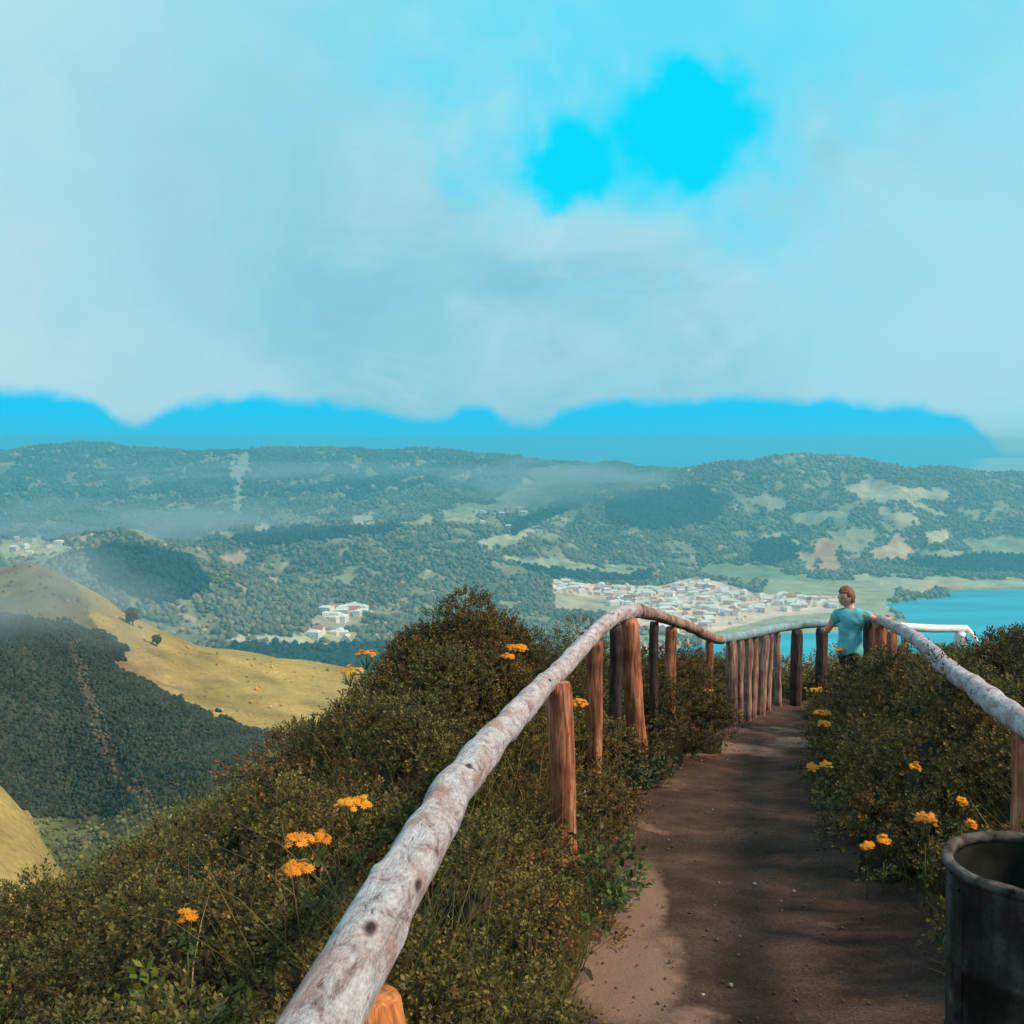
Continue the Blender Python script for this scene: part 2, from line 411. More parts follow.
#            -420 -150   0    30   60   100  130  200  270  335  430  520  600  700  800  900 1024 1180 1500
ROWS = [
 row(14,   1400,1400,1400,1400,1400,1400,1400,1400,1400,1400,1400,1400,1400,1400,1400,1400,1400,1400,1400),
 row(60,   1150,1150,1120,1120,1120,1120,1120,1110,1100,1100,1050,1000, 960, 950, 950, 940, 940, 940, 940),
 row(130,  1000, 990, 985, 985, 985, 985, 985, 980, 970, 960, 930, 900, 880, 870, 860, 860, 860, 860, 860),
 row(205,   640, 700, 795, 826, 872, 905, 925, 930, 900, 870, 860, 850, 840, 830, 820, 820, 820, 820, 820),
 row(250,   660, 730, 850, 868, 885, 888, 885, 850, 810, 790, 800, 810, 815, 800, 800, 790, 790, 790, 790),
 row(300,   640, 690, 800, 825, 840, 830, 805, 765, 750, 745, 765, 780, 790, 790, 780, 780, 780, 780, 780),
 row(370,   560, 600, 655, 665, 690, 690, 690, 705, 722, 735, 755, 770, 780, 780, 780, 775, 775, 775, 775),
 row(460,   500, 535, 571, 567, 580, 600, 619, 652, 664, 678, 710, 745, 770, 780, 780, 780, 780, 780, 780),
 row(700,   600, 630, 660, 670, 680, 690, 700, 720, 730, 735, 750, 760, 770, 770, 770, 770, 770, 770, 770),
 row(1300,  660, 670, 690, 700, 705, 710, 710, 715, 718, 720, 722, 725, 728, 728, 728, 728, 728, 728, 728),
 row(2000,  620, 630, 638, 640, 642, 645, 648, 652, 660, 664, 666, 670, 674, 678, 678, 678, 678, 678, 678),
 row(2300,  575, 580, 585, 590, 585, 575, 578, 600, 622, 636, 640, 646, 650, 654, 655, 655, 654, 654, 654),
 row(2550,  565, 562, 562, 563, 560, 548, 546, 560, 600, 612, 618, 628, 634, 636, 636, 633, 633, 633, 633),
 row(2900,  556, 554, 556, 558, 556, 550, 556, 574, 585, 588, 588, 600, 610, 612, 611, 610, 610, 610, 610),
 row(3350,  548, 546, 548, 550, 550, 548, 548, 544, 538, 534, 528, 548, 582, 584, 583, 583, 583, 583, 583),
 row(3700,  544, 542, 540, 545, 545, 545, 545, 543, 545, 540, 533, 540, 560, 566, 560, 556, 566, 570, 570),
 row(4100,  535, 535, 532, 530, 530, 532, 534, 530, 530, 524, 522, 525, 520, 520, 512, 505, 530, 535, 540),
 row(4500,  520, 520, 515, 515, 515, 520, 520, 518, 515, 512, 505, 508, 492, 476, 461, 474, 482, 480, 476),
 row(4900,  495, 490, 490, 490, 492, 495, 495, 492, 492, 492, 488, 495, 498, 490, 482, 488, 488, 484, 482),
 row(5700,  450, 450, 456, 451, 447, 446, 450, 456, 451, 450, 453, 459, 465, 474, 480, 478, 479, 476, 474),
 row(6500,  470, 470, 470, 470, 470, 470, 470, 472, 472, 472, 472, 475, 480, 482, 490, 490, 490, 488, 486),
 row(7500,  500, 500, 500, 500, 500, 500, 500, 500, 500, 500, 500, 500, 505, 505, 505, 505, 505, 505, 505),
]
pxg = np.concatenate([np.arange(-400, -40, 12), np.arange(-40, 1070, 2.2), np.arange(1070, 1480, 12)]).astype(float)
Dr = np.concatenate([np.geomspace(14, 200, 34)[:-1], np.linspace(200, 480, 150), np.linspace(484, 1900, 60), np.linspace(1910, 5900, 330), np.linspace(5950, 6500, 12)])
rowD = np.array([r[0] for r in ROWS], float)
from_rows = []
for D, v in ROWS:
    pyv = np.interp(pxg, PXC, v)
    k = np.array([1, 3, 6, 8, 6, 3, 1], float); k /= k.sum()
    for _ in range(5 if D > 1500 else 3): pyv = np.convolve(np.pad(pyv, 3, mode='edge'), k, 'valid')
    from_rows.append(ray(512, pyv)[1] * D)
HR = np.array(from_rows)                         # (rows, px)
# smooth monotone-ish interpolation along distance
H = np.empty((len(Dr), len(pxg)))
for i, D in enumerate(Dr):
    j = min(max(np.searchsorted(rowD, D) - 1, 0), len(rowD) - 2)
    t = (D - rowD[j]) / (rowD[j + 1] - rowD[j])
    t = np.clip(t, 0, 1)
    p0 = HR[max(j - 1, 0)]; p1 = HR[j]; p2 = HR[j + 1]; p3 = HR[min(j + 2, len(HR) - 1)]
    d0 = rowD[j] - rowD[max(j - 1, 0)] + 1e-6; d1 = rowD[j + 1] - rowD[j]; d2 = rowD[min(j + 2, len(rowD) - 1)] - rowD[j + 1] + 1e-6
    s0 = (p1 - p0) / d0; s1 = (p2 - p1) / d1; s2 = (p3 - p2) / d2
    m1 = np.where(s0 * s1 > 0, 2 * s0 * s1 / (s0 + s1 + 1e-9 * np.sign(s1 + 1e-12)), 0)
    m2 = np.where(s1 * s2 > 0, 2 * s1 * s2 / (s1 + s2 + 1e-9 * np.sign(s1 + 1e-12)), 0)
    t2 = t * t; t3 = t2 * t
    H[i] = (2 * t3 - 3 * t2 + 1) * p1 + (t3 - 2 * t2 + t) * d1 * m1 + (-2 * t3 + 3 * t2) * p2 + (t3 - t2) * d1 * m2
TY, TPX = np.meshgrid(Dr, pxg, indexing='ij')
TX = ray(TPX, 512)[0] * TY * 1.0
# ray X/Y depends slightly on py; use the py of the surface
pyg = project(0 * TY, TY, H)[1]
TX = ray(TPX, np.clip(pyg, 300, 1400))[0] * TY
LAKEZ = -430.0
farm = sstep(1600, 2100, TY)
mid = sstep(150, 250, TY) * (1 - sstep(500, 1200, TY))
Hn = H.copy()
amp = farm * np.clip((Hn - LAKEZ - 6) / 60, 0, 1)
rid = 1 - np.abs(fbm(TX / 330, TY / 330, 5, 5) * 2 - 1)
Hn += amp * (rid - .62) * 100 * (1 - .6 * sstep(5000, 5600, TY))
Hn += amp * (fbm(TX / 90, TY / 90, 3, 9) - .5) * 22
Hn += mid * (fbm(TX / 40, TY / 40, 4, 21) - .5) * 9
# gully down the dark face of the near hill
qx, qy = project(TX, TY, Hn)
lake_poly = [(1500, 583), (950, 590), (948, 597), (922, 600), (884, 604), (908, 622), (895, 629), (850, 632), (780, 634), (720, 642), (680, 648), (650, 658), (680, 668), (760, 672), (900, 678), (1500, 692)]
ltab = [(a, b) for a, b in lake_poly]
lx, ly = project(TX, TY, np.full_like(TX, LAKEZ))
LM = in_poly(lx, ly, ltab)
Hn = np.where(LM, LAKEZ - 6, np.where(TY > 1700, np.maximum(Hn, LAKEZ + 2.5), Hn))

# land cover, as polygons on the ground (given where they are seen)
FIELD, TOWN, WOOD, DARK, PALE = 1, 2, 3, 4, 5
def seen(poly): return in_poly(qx, qy, poly)
wx = (fbm(TX / 60, TY / 60, 3, 31) - .5) * 16; wy = (fbm(TX / 60, TY / 60, 3, 32) - .5) * 10
def seenw(poly): return in_poly(qx + wx, qy + wy, poly)
qx, qy = project(TX, TY, Hn)
col = np.zeros(TX.shape + (3,)); forest = np.zeros(TX.shape)
wood = np.array([.105, .115, .065])
col[:] = wood; forest[:] = 1.0
vn = fbm(TX / 160, TY / 160, 4, 50)[..., None]
far = TY > 1500
col = np.where(far[..., None], wood * (.7 + .9 * vn), col)
def paint(mask, c, fo=0.0, jit=.25, sc=50.0):
    global col, forest
    nn = 1 + jit * (fbm(TX / sc, TY / sc, 3, int(c[0] * 1000)) - .5) * 2
    col = np.where(mask[..., None], np.array(c) * nn[..., None], col); forest = np.where(mask, fo, forest)
# back ridge: mixed scrub and pasture, thinner wood
paint((TY > 4700) & (qx < 660), (.05, .085, .06), .75, .8, 140)
# scattered clearings
cl = fbm(TX / 75, TY / 75, 3, 90)
paint(far & (cl > .64) & (TY < 5600), (.26, .25, .14), .1, .4, 30)
cl3 = fbm(TX / 28, TY / 28, 2, 93)
paint(far & (cl3 > .76) & (TY < 5600), (.42, .33, .22), .0, .4, 30)
paint(seenw([(0, 540), (40, 535), (60, 545), (85, 548), (60, 558), (0, 562)]), (.42, .40, .24))
paint(seenw([(228, 468), (246, 452), (255, 455), (246, 475), (243, 515), (235, 515), (236, 490)]), (.42, .40, .30), .0)
for pl, c in [
    ([(205, 530), (232, 528), (240, 534), (210, 536)], (.45, .40, .30)), ([(250, 526), (262, 522), (280, 527), (270, 532), (250, 531)], (.50, .45, .32)),
    ([(350, 515), (372, 516), (376, 523), (352, 525)], (.48, .42, .28)), ([(400, 520), (430, 516), (440, 523), (415, 528)], (.40, .38, .2)),
    ([(440, 510), (460, 505), (520, 500), (530, 508), (480, 515), (470, 525), (445, 523)], (.38, .38, .2)),
    ([(475, 540), (500, 533), (535, 528), (560, 512), (575, 505), (545, 525), (520, 540), (490, 548)], (.45, .44, .26)),
    ([(480, 512), (505, 490), (545, 482), (575, 488), (560, 500), (520, 515)], (.34, .34, .18)),
    ([(510, 487), (535, 480), (550, 486), (530, 491)], (.55, .50, .28)),
    ([(520, 470), (560, 462), (590, 470), (595, 490), (560, 500)], (.16, .2, .12)),
    ([(165, 555), (180, 552), (185, 560), (170, 562)], (.4, .3, .2)), ([(220, 555), (245, 553), (248, 563), (225, 566)], (.5, .32, .22)),
    ([(305, 620), (330, 608), (362, 606), (364, 628), (330, 632)], (.42, .36, .24)),
    ([(215, 638), (300, 634), (360, 638), (358, 642), (300, 641), (215, 642)], (.50, .48, .36)),
    ([(300, 628), (360, 632), (358, 640), (310, 639)], (.46, .42, .22)),
    ([(500, 556), (540, 560), (600, 566), (650, 568), (640, 572), (580, 570), (510, 563)], (.36, .38, .22)),
    # right hill
    ([(835, 488), (870, 478), (905, 486), (955, 490), (950, 500), (900, 502), (860, 498)], (.46, .40, .24)),
    ([(855, 470), (880, 480), (900, 484), (880, 486)], (.4, .34, .22)),
    ([(812, 545), (822, 536), (838, 545), (838, 572), (822, 572)], (.60, .33, .18)), ([(800, 552), (812, 548), (818, 572), (804, 572)], (.50, .36, .2)),
    ([(825, 530), (850, 526), (880, 532), (870, 548), (845, 552), (835, 542)], (.34, .32, .17)),
    ([(845, 556), (862, 550), (862, 562), (848, 562)], (.4, .36, .2)),
    ([(866, 552), (885, 545), (895, 534), (905, 542), (915, 548), (908, 560), (885, 562)], (.62, .42, .24)),
    ([(922, 532), (945, 528), (956, 538), (940, 543), (924, 540)], (.52, .44, .26)), ([(925, 548), (960, 552), (955, 560), (930, 556)], (.4, .38, .22)),
    ([(955, 505), (985, 512), (975, 518), (955, 512)], (.36, .35, .22)),
    ([(740, 500), (770, 494), (790, 500), (772, 508)], (.36, .34, .2)), ([(640, 520), (672, 514), (690, 522), (660, 528)], (.34, .34, .2)),
    ([(880, 508), (905, 512), (925, 522), (900, 526), (882, 518)], (.46, .40, .22)), ([(790, 512), (835, 508), (850, 518), (820, 526), (795, 524)], (.36, .35, .19)),
    ([(965, 540), (1010, 536), (1060, 545), (1010, 556), (970, 552)], (.34, .34, .2)), ([(760, 536), (790, 530), (800, 545), (775, 552)], (.38, .36, .2)),
    ([(700, 565), (760, 566), (800, 574), (830, 580), (780, 582), (700, 576)], (.26, .30, .15)), ([(905, 498), (930, 508), (960, 520), (945, 518), (915, 508)], (.4, .36, .26)),
    ([(850, 575), (900, 578), (1030, 578), (1300, 575), (1300, 584), (1024, 587), (930, 592), (860, 590)], (.46, .44, .26)),
    ([(915, 583), (960, 582), (970, 588), (925, 590)], (.58, .40, .26)),
    ([(770, 580), (860, 580), (900, 592), (885, 604), (910, 624), (860, 632), (780, 640), (700, 645), (690, 620), (760, 596)], (.40, .38, .22)),
]: paint(seenw(pl) & far, c)
TOWNP = [(552, 582), (600, 584), (660, 586), (690, 578), (712, 580), (760, 594), (838, 596), (838, 612), (780, 616), (730, 628), (690, 640), (640, 628), (600, 612), (556, 608)]
paint(seen(TOWNP) & far, (.78, .58, .45), .01, .3, 25)
paint(seenw([(552, 592), (600, 596), (640, 606), (600, 614), (556, 610)]) & far, (.50, .42, .26))
paint(seenw([(560, 640), (590, 625), (690, 640), (700, 650), (640, 660)]) & far, (.34, .33, .19), .2)
# dark belts: cloud shadow painted into the wood colour, with dense crowns
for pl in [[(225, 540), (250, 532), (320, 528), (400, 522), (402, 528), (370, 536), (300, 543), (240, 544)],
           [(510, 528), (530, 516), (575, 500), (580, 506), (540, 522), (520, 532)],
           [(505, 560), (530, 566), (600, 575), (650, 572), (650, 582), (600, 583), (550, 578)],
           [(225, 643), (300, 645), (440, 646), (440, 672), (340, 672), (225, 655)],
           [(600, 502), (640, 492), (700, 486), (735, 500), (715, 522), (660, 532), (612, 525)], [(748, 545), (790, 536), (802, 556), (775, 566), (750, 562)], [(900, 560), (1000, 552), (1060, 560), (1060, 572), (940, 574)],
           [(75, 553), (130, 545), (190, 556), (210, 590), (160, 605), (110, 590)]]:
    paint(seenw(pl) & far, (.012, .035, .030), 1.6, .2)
# near hill: pasture on the lit side, scrub with shade painted in facing us
near = (TY > 150) & (TY < 700)
paint((TY < 1500), (.10, .11, .05), 0, .3, 12)
paint(near, (.335, .24, .08), 0.003, .45, 14)
nwx = (fbm(TX / 9, TY / 9, 3, 61) - .5) * 36; nwy = (fbm(TX / 9, TY / 9, 3, 62) - .5) * 26
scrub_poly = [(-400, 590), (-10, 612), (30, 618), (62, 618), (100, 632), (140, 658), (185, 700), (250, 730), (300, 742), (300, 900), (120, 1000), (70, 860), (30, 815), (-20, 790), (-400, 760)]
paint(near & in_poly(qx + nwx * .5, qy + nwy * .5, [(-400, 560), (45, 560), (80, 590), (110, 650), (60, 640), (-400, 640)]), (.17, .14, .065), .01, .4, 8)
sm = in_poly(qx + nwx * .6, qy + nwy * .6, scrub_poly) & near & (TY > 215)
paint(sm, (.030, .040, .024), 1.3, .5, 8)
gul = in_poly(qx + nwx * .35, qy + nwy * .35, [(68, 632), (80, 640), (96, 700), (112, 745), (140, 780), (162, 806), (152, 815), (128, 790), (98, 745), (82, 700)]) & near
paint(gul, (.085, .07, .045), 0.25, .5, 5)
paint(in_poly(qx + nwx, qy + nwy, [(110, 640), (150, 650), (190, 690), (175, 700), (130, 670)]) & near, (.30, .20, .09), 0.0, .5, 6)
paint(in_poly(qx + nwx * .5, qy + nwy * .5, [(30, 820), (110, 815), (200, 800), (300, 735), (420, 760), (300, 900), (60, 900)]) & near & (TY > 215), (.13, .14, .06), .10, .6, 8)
forest = np.where(LM | (qy > 1100), 0, forest)
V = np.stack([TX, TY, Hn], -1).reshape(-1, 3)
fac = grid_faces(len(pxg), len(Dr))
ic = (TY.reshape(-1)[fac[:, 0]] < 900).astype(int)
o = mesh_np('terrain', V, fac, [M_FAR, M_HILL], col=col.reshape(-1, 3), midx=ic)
tag(o, kind='structure')

# lake and sea
def water_mat(name, c, rough, bump, sc):
    m, nt, b = new_mat(name)
    b.inputs['Base Color'].default_value = (*c, 1); b.inputs['Roughness'].default_value = rough; b.inputs['IOR'].default_value = 1.33
    geo = N(nt, 'ShaderNodeNewGeometry'); n1 = N(nt, 'ShaderNodeTexNoise'); n1.inputs['Scale'].default_value = sc; n1.inputs['Detail'].default_value = 4
    nt.links.new(geo.outputs['Position'], n1.inputs['Vector'])
    bp = N(nt, 'ShaderNodeBump'); bp.inputs['Distance'].default_value = bump; bp.inputs['Strength'].default_value = .5
    nt.links.new(n1.outputs['Fac'], bp.inputs['Height']); nt.links.new(bp.outputs[0], b.inputs['Normal'])
    return m
M_LAKE = water_mat('lake_water', (.0, .50, .74), .35, .3, .15)
_nt = M_LAKE.node_tree; _g = N(_nt, 'ShaderNodeNewGeometry'); _mp = N(_nt, 'ShaderNodeMapping'); _mp.inputs['Scale'].default_value = (.0025, .012, 1)
_nt.links.new(_g.outputs['Position'], _mp.inputs[0]); _nz = N(_nt, 'ShaderNodeTexNoise'); _nz.inputs['Scale'].default_value = 1; _nz.inputs['Detail'].default_value = 6
_nt.links.new(_mp.outputs[0], _nz.inputs['Vector']); _rp = ramp(_nt, [(.35, (.0, .34, .52)), (.55, (.0, .48, .68)), (.7, (.03, .56, .72))])
_nt.links.new(_nz.outputs['Fac'], _rp.inputs[0]); _nt.links.new(_rp.outputs[0], _nt.nodes['Principled BSDF'].inputs['Base Color'])
lv = np.array([[-1200, 1950, LAKEZ], [2600, 1950, LAKEZ], [2900, 3700, LAKEZ], [-1200, 3700, LAKEZ]], float)
tag(mesh_np('lake', lv, np.array([[0, 1, 2, 3]]), M_LAKE), kind='structure')
M_SEA = water_mat('sea_water', (.0, .30, .50), .03, 0.0, .02)
sv = np.array([[-60000, 6700, -640], [60000, 6700, -640], [60000, 60000, -640], [-60000, 60000, -640]], float)
tag(mesh_np('sea', sv, np.array([[0, 1, 2, 3]]), M_SEA), kind='structure')

# ------------------------------------------------------------------ woods on the slopes
def tsample(px, D):
    """terrain position for fractional grid indices"""
    i = np.interp(D, Dr, np.arange(len(Dr))); j = np.interp(px, pxg, np.arange(len(pxg)))
    i0 = np.clip(i.astype(int), 0, len(Dr) - 2); j0 = np.clip(j.astype(int), 0, len(pxg) - 2)
    fi = i - i0; fj = j - j0
    def bl(A): return (A[i0, j0] * (1 - fi) * (1 - fj) + A[i0 + 1, j0] * fi * (1 - fj) + A[i0, j0 + 1] * (1 - fi) * fj + A[i0 + 1, j0 + 1] * fi * fj)
    ni = np.round(i).astype(int); nj = np.round(j).astype(int)
    return bl(TX), bl(TY), bl(Hn), forest[ni, nj], col[ni, nj]
def scatter(n, D0, D1, p0, p1, pw=1.0):
    # uniform per area: density ~ D
    D = np.sqrt(D0 ** 2 + (D1 ** 2 - D0 ** 2) * rng.random(n)); px = p0 + (p1 - p0) * rng.random(n)
    X, Y, Z, fo, cc = tsample(px, D)
    return X, Y, Z, fo, cc, px, D
def wood_mass(n, D0, D1, p0, p1, r0, r1, base, mat, name, label, cat, cmul=1.0, thr=1.0):
    X, Y, Z, fo, cc, px, D = scatter(n, D0, D1, p0, p1)
    k = rng.random(n) < fo * (.45 + .9 * fbm(X / 70, Y / 70, 3, 71)) * thr
    X, Y, Z, fo, cc = X[k], Y[k], Z[k], fo[k], cc[k]
    m = len(X); r = r0 + (r1 - r0) * rng.random(m) ** 1.6
    g = (rng.random((m, 1)))
    c = cc * (.72 + .85 * g ** 1.5) * cmul
    c[:, 0] *= 1 + .5 * (rng.random(m) - .3); 
    V, Fa, C3 = blobs(np.stack([X, Y, Z + r * .45], -1), r, .8 + .5 * rng.random(m), c, base, .28, .25)
    o = mesh_np(name, V, Fa, mat, col=np.clip(C3, 0, 1), smooth=True)
    tag(o, label, cat, kind='stuff'); return m
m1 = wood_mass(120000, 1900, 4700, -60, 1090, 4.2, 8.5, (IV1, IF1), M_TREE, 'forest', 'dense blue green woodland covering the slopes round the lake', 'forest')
m2 = wood_mass(42000, 4700, 5800, -60, 1090, 6, 12, (IV1, IF1), M_TREE, 'ridge_forest', 'hazy woodland and scrub on the far rim ridge below the clouds', 'forest')
m3 = wood_mass(130000, 215, 470, -60, 420, .3, .9, (IV1, IF1), M_HILLBUSH, 'hillside_scrub', 'scrub darkened with painted shade on the steep near hill at left', 'scrub', .95)

# single trees standing on the sunny pasture of the near hill
def hill_tree(px, D, h, label):
    X, Y, Z, _, _ = tsample(np.array([float(px)]), np.array([float(D)]))
    e = empty('pasture_tree', (X[0], Y[0], Z[0]))
    tag(e, label, 'tree')
    rs = np.random.default_rng(int(px))
    k = 26
    th = rs.random(k) * 6.28; rr = h * .33 * np.sqrt(rs.random(k)); zz = h * (.35 + .6 * rs.random(k))
    cen = np.stack([rr * np.cos(th), rr * np.sin(th), zz], -1)
    c = np.array([.03, .05, .03]) * (.6 + rs.random((k, 1)))
    V, Fa, C3 = blobs(cen, h * (.10 + .10 * rs.random(k)), np.ones(k), c, (IV2, IF2), .35, .3)
    mesh_np('crown', V, Fa, M_HILLBUSH, parent=e, col=C3)
    bm = bmesh.new(); bmesh.ops.create_cone(bm, segments=8, radius1=h * .05, radius2=h * .02, depth=h * .6, cap_ends=True, matrix=Matrix.Translation((0, 0, h * .28)))
    mesh_bm('trunk', bm, M_POST_DARK, e)
hill_tree(133, 444, 7, 'taller of two dark trees high on the sunlit pasture of the near hill')
hill_tree(157, 430, 4, 'small dark tree lower on the sunlit pasture beside the scrub edge')

# ------------------------------------------------------------------ town
M_WALL = [simple('white_render', (.90, .85, .80), .8, .2, 2, .06), simple('cream_render', (.86, .74, .60), .8, .2, 2, .06), simple('pink_render', (.72, .55, .50), .8, .2, 2, .06)]
M_ROOF = [simple('terracotta_roof', (.46, .20, .12), .8, .2, 3, .2), simple('pale_roof', (.86, .80, .76), .7, .2, 3, .1), simple('brown_roof', (.30, .17, .13), .8, .2, 3, .2)]
M_PANE = simple('window_dark', (.05, .06, .07), .3, .5, 3, .1)
def house_mesh(name, w, d, h, rh, mats, hip=False):
    bm = bmesh.new()
    def q(vs, mi):
        f = bm.faces.new([bm.verts.new(v) for v in vs]); f.material_index = mi
    x, y = w / 2, d / 2; z0 = -3
    for a, b_ in (((-x, -y), (x, -y)), ((x, -y), (x, y)), ((x, y), (-x, y)), ((-x, y), (-x, -y))):
        q([(a[0], a[1], z0), (b_[0], b_[1], z0), (b_[0], b_[1], h), (a[0], a[1], h)], 0)
    e = .5
    if not hip:
        for s in (-1, 1):
            q([(-x - e, s * (y + e), h - .25), (x + e, s * (y + e), h - .25), (x + e, 0, h + rh), (-x - e, 0, h + rh)], 1)
            q([(s * x, -y, h), (s * x, y, h), (s * x, 0, h + rh - .1)], 0)
    else:
        r = x * .45
        for s in (-1, 1):
            q([(-x - e, s * (y + e), h - .1), (x + e, s * (y + e), h - .1), (r, 0, h + rh), (-r, 0, h + rh)], 1)
            q([(s * (x + e), -y - e, h - .1), (s * (x + e), y + e, h - .1), (s * r, 0, h + rh)], 1)
    for s in (-1, 1):
        k = max(2, int(w / 4))
        for i in range(k):
            cx = -x + (i + .5) * w / k
            q([(cx - .6, s * (y + .03), 1), (cx + .6, s * (y + .03), 1), (cx + .6, s * (y + .03), 2.5), (cx - .6, s * (y + .03), 2.5)], 2)
    me = bpy.data.meshes.new(name)
    bm.to_mesh(me); bm.free()
    for mt in mats: me.materials.append(mt)
    return me
HM = {
 ('white', 'orange'): house_mesh('house', 13, 9, 5.2, 2.6, [M_WALL[0], M_ROOF[0], M_PANE]),
 ('white', 'pale'): house_mesh('house', 15, 10, 5.5, 2.0, [M_WALL[0], M_ROOF[1], M_PANE], True),
 ('cream', 'brown'): house_mesh('house', 12, 9, 5, 2.6, [M_WALL[1], M_ROOF[2], M_PANE]),
 ('pink', 'pale'): house_mesh('house', 14, 9, 5.5, 2.2, [M_WALL[2], M_ROOF[1], M_PANE]),
}
placed = []
def put_house(px, py, kind, where, group, s=1.0, big=None):
    # find the ground point seen there
    Ds = np.linspace(1950, 4600, 900)
    X, Y, Z, fo, _ = tsample(np.full(900, float(px)), Ds)
    q = project(X, Y, Z)[1]
    idx = np.where(q <= py)[0]
    if len(idx) == 0: return
    i = idx[0]
    if Z[i] < LAKEZ + 1: return
    p = np.array([X[i], Y[i]])
    if any(abs(p[0] - a) + abs(p[1] - b) < 13 for a, b in placed): return
    placed.append(tuple(p))
    o = bpy.data.objects.new('house', HM[kind]); C.objects.link(o)
    o.location = (X[i], Y[i], Z[i] - .3); o.rotation_euler.z = random.uniform(-.5, .5) + (1.57 if random.random() < .3 else 0)
    s *= 1.28; o.scale = (s, s, s * random.uniform(1.0, 1.35))
    tag(o, 'small %s house with %s roof %s' % (kind[0], kind[1], where), 'house', group)
kinds = list(HM.keys())
def rk(): return random.choices(kinds, [1.8, 6, 1.2, 2.4])[0]
def fill(poly, n, where, group, s0=.9, s1=1.5):
    xs_ = [p[0] for p in poly]; ys_ = [p[1] for p in poly]; c = 0; t = 0
    while c < n and t < n * 12:
        t += 1
        x = random.uniform(min(xs_), max(xs_)); y = random.uniform(min(ys_), max(ys_))
        if in_poly(np.array([x]), np.array([y]), poly)[0]:
            put_house(x, y, rk(), where, group, random.uniform(s0, s1)); c += 1
fill([(552, 583), (600, 587), (660, 589), (660, 596), (600, 596), (556, 592)], 52, 'at the wooded west end of the lakeside town', 'houses at the west end of the town')
fill([(600, 596), (660, 592), (682, 604), (670, 622), (640, 616), (610, 606)], 46, 'in the town just above the curved log rail', 'houses above the log rail')
fill([(662, 588), (690, 580), (712, 582), (722, 600), (716, 622), (690, 638), (660, 630)], 110, 'in the crowded middle of the town', 'houses in the town middle')
fill([(722, 592), (770, 596), (838, 598), (838, 609), (780, 613), (725, 616)], 70, 'in the town part nearest the leaning person', 'houses in the east of the town')
fill([(318, 612), (340, 606), (362, 606), (362, 622), (330, 622)], 22, 'in the hamlet among the woods', 'houses of the woodland hamlet')
fill([(300, 632), (360, 632), (360, 641), (300, 641)], 8, 'by the shade-darkened tree belt past the pasture', 'houses by the tree belt')
fill([(440, 512), (560, 495), (560, 512), (480, 540)], 10, 'in the pale fields under the ridge', 'farmhouses under the far ridge')
fill([(0, 538), (80, 540), (60, 556), (0, 558)], 9, 'in the fields past the misty hilltop', 'farmhouses past the hill top', .8, 1.1)
# church with a tower in the middle of the town
def town_pt(px, py):
    Ds = np.linspace(1950, 4600, 900); X, Y, Z, _, _ = tsample(np.full(900, float(px)), Ds); q = project(X, Y, Z)[1]
    i = np.where(q <= py)[0][0]; return X[i], Y[i], Z[i]
cx_, cy_, cz_ = town_pt(700, 603)
ch = empty('church', (cx_, cy_, cz_), .25); tag(ch, 'white church with a tall pointed tower in the middle of the lakeside town', 'church')
o = bpy.data.objects.new('nave', house_mesh('nave', 26, 13, 9, 5, [M_WALL[0], M_ROOF[0], M_PANE])); link(o, ch)
def box_bm(bm, c, s, rz=0):
    r = bmesh.ops.create_cube(bm, size=1, matrix=Matrix.Translation(c) @ Matrix.Rotation(rz, 4, 'Z') @ Matrix.Diagonal((*s, 1)))
    return r['verts']
bm = bmesh.new(); box_bm(bm, (-15.4, 0, 9), (5, 5, 24)); mesh_bm('tower', bm, M_WALL[0], ch, False)
bm = bmesh.new(); bmesh.ops.create_cone(bm, segments=4, radius1=4, radius2=.1, depth=10, cap_ends=True, matrix=Matrix.Translation((-15.4, 0, 26.02)) @ Matrix.Rotation(.785, 4, 'Z')); mesh_bm('spire', bm, M_WALL[0], ch, False)
for (px_, py_, w_, lab) in ((716, 612, 34, 'long white warehouse with a flat pale roof below the church tower'), (565, 590, 40, 'largest white building at the wooded west end of the lakeside town')):
    x_, y_, z_ = town_pt(px_, py_)
    wh = empty('warehouse', (x_, y_, z_), .1); tag(wh, lab, 'building')
    bm = bmesh.new(); box_bm(bm, (0, 0, 3), (w_, 16, 12)); mesh_bm('wall', bm, M_WALL[0], wh, False)
    bm = bmesh.new(); box_bm(bm, (0, 0, 9.42), (w_ + 1.2, 17.2, .8)); mesh_bm('roof', bm, M_ROOF[1], wh, False)
    bm = bmesh.new()
    for i in range(8): box_bm(bm, (-w_ / 2 + (i + .5) * w_ / 8, -8.05, 4.5), (2.2, .16, 2.0))
    mesh_bm('window', bm, M_PANE, wh, False)

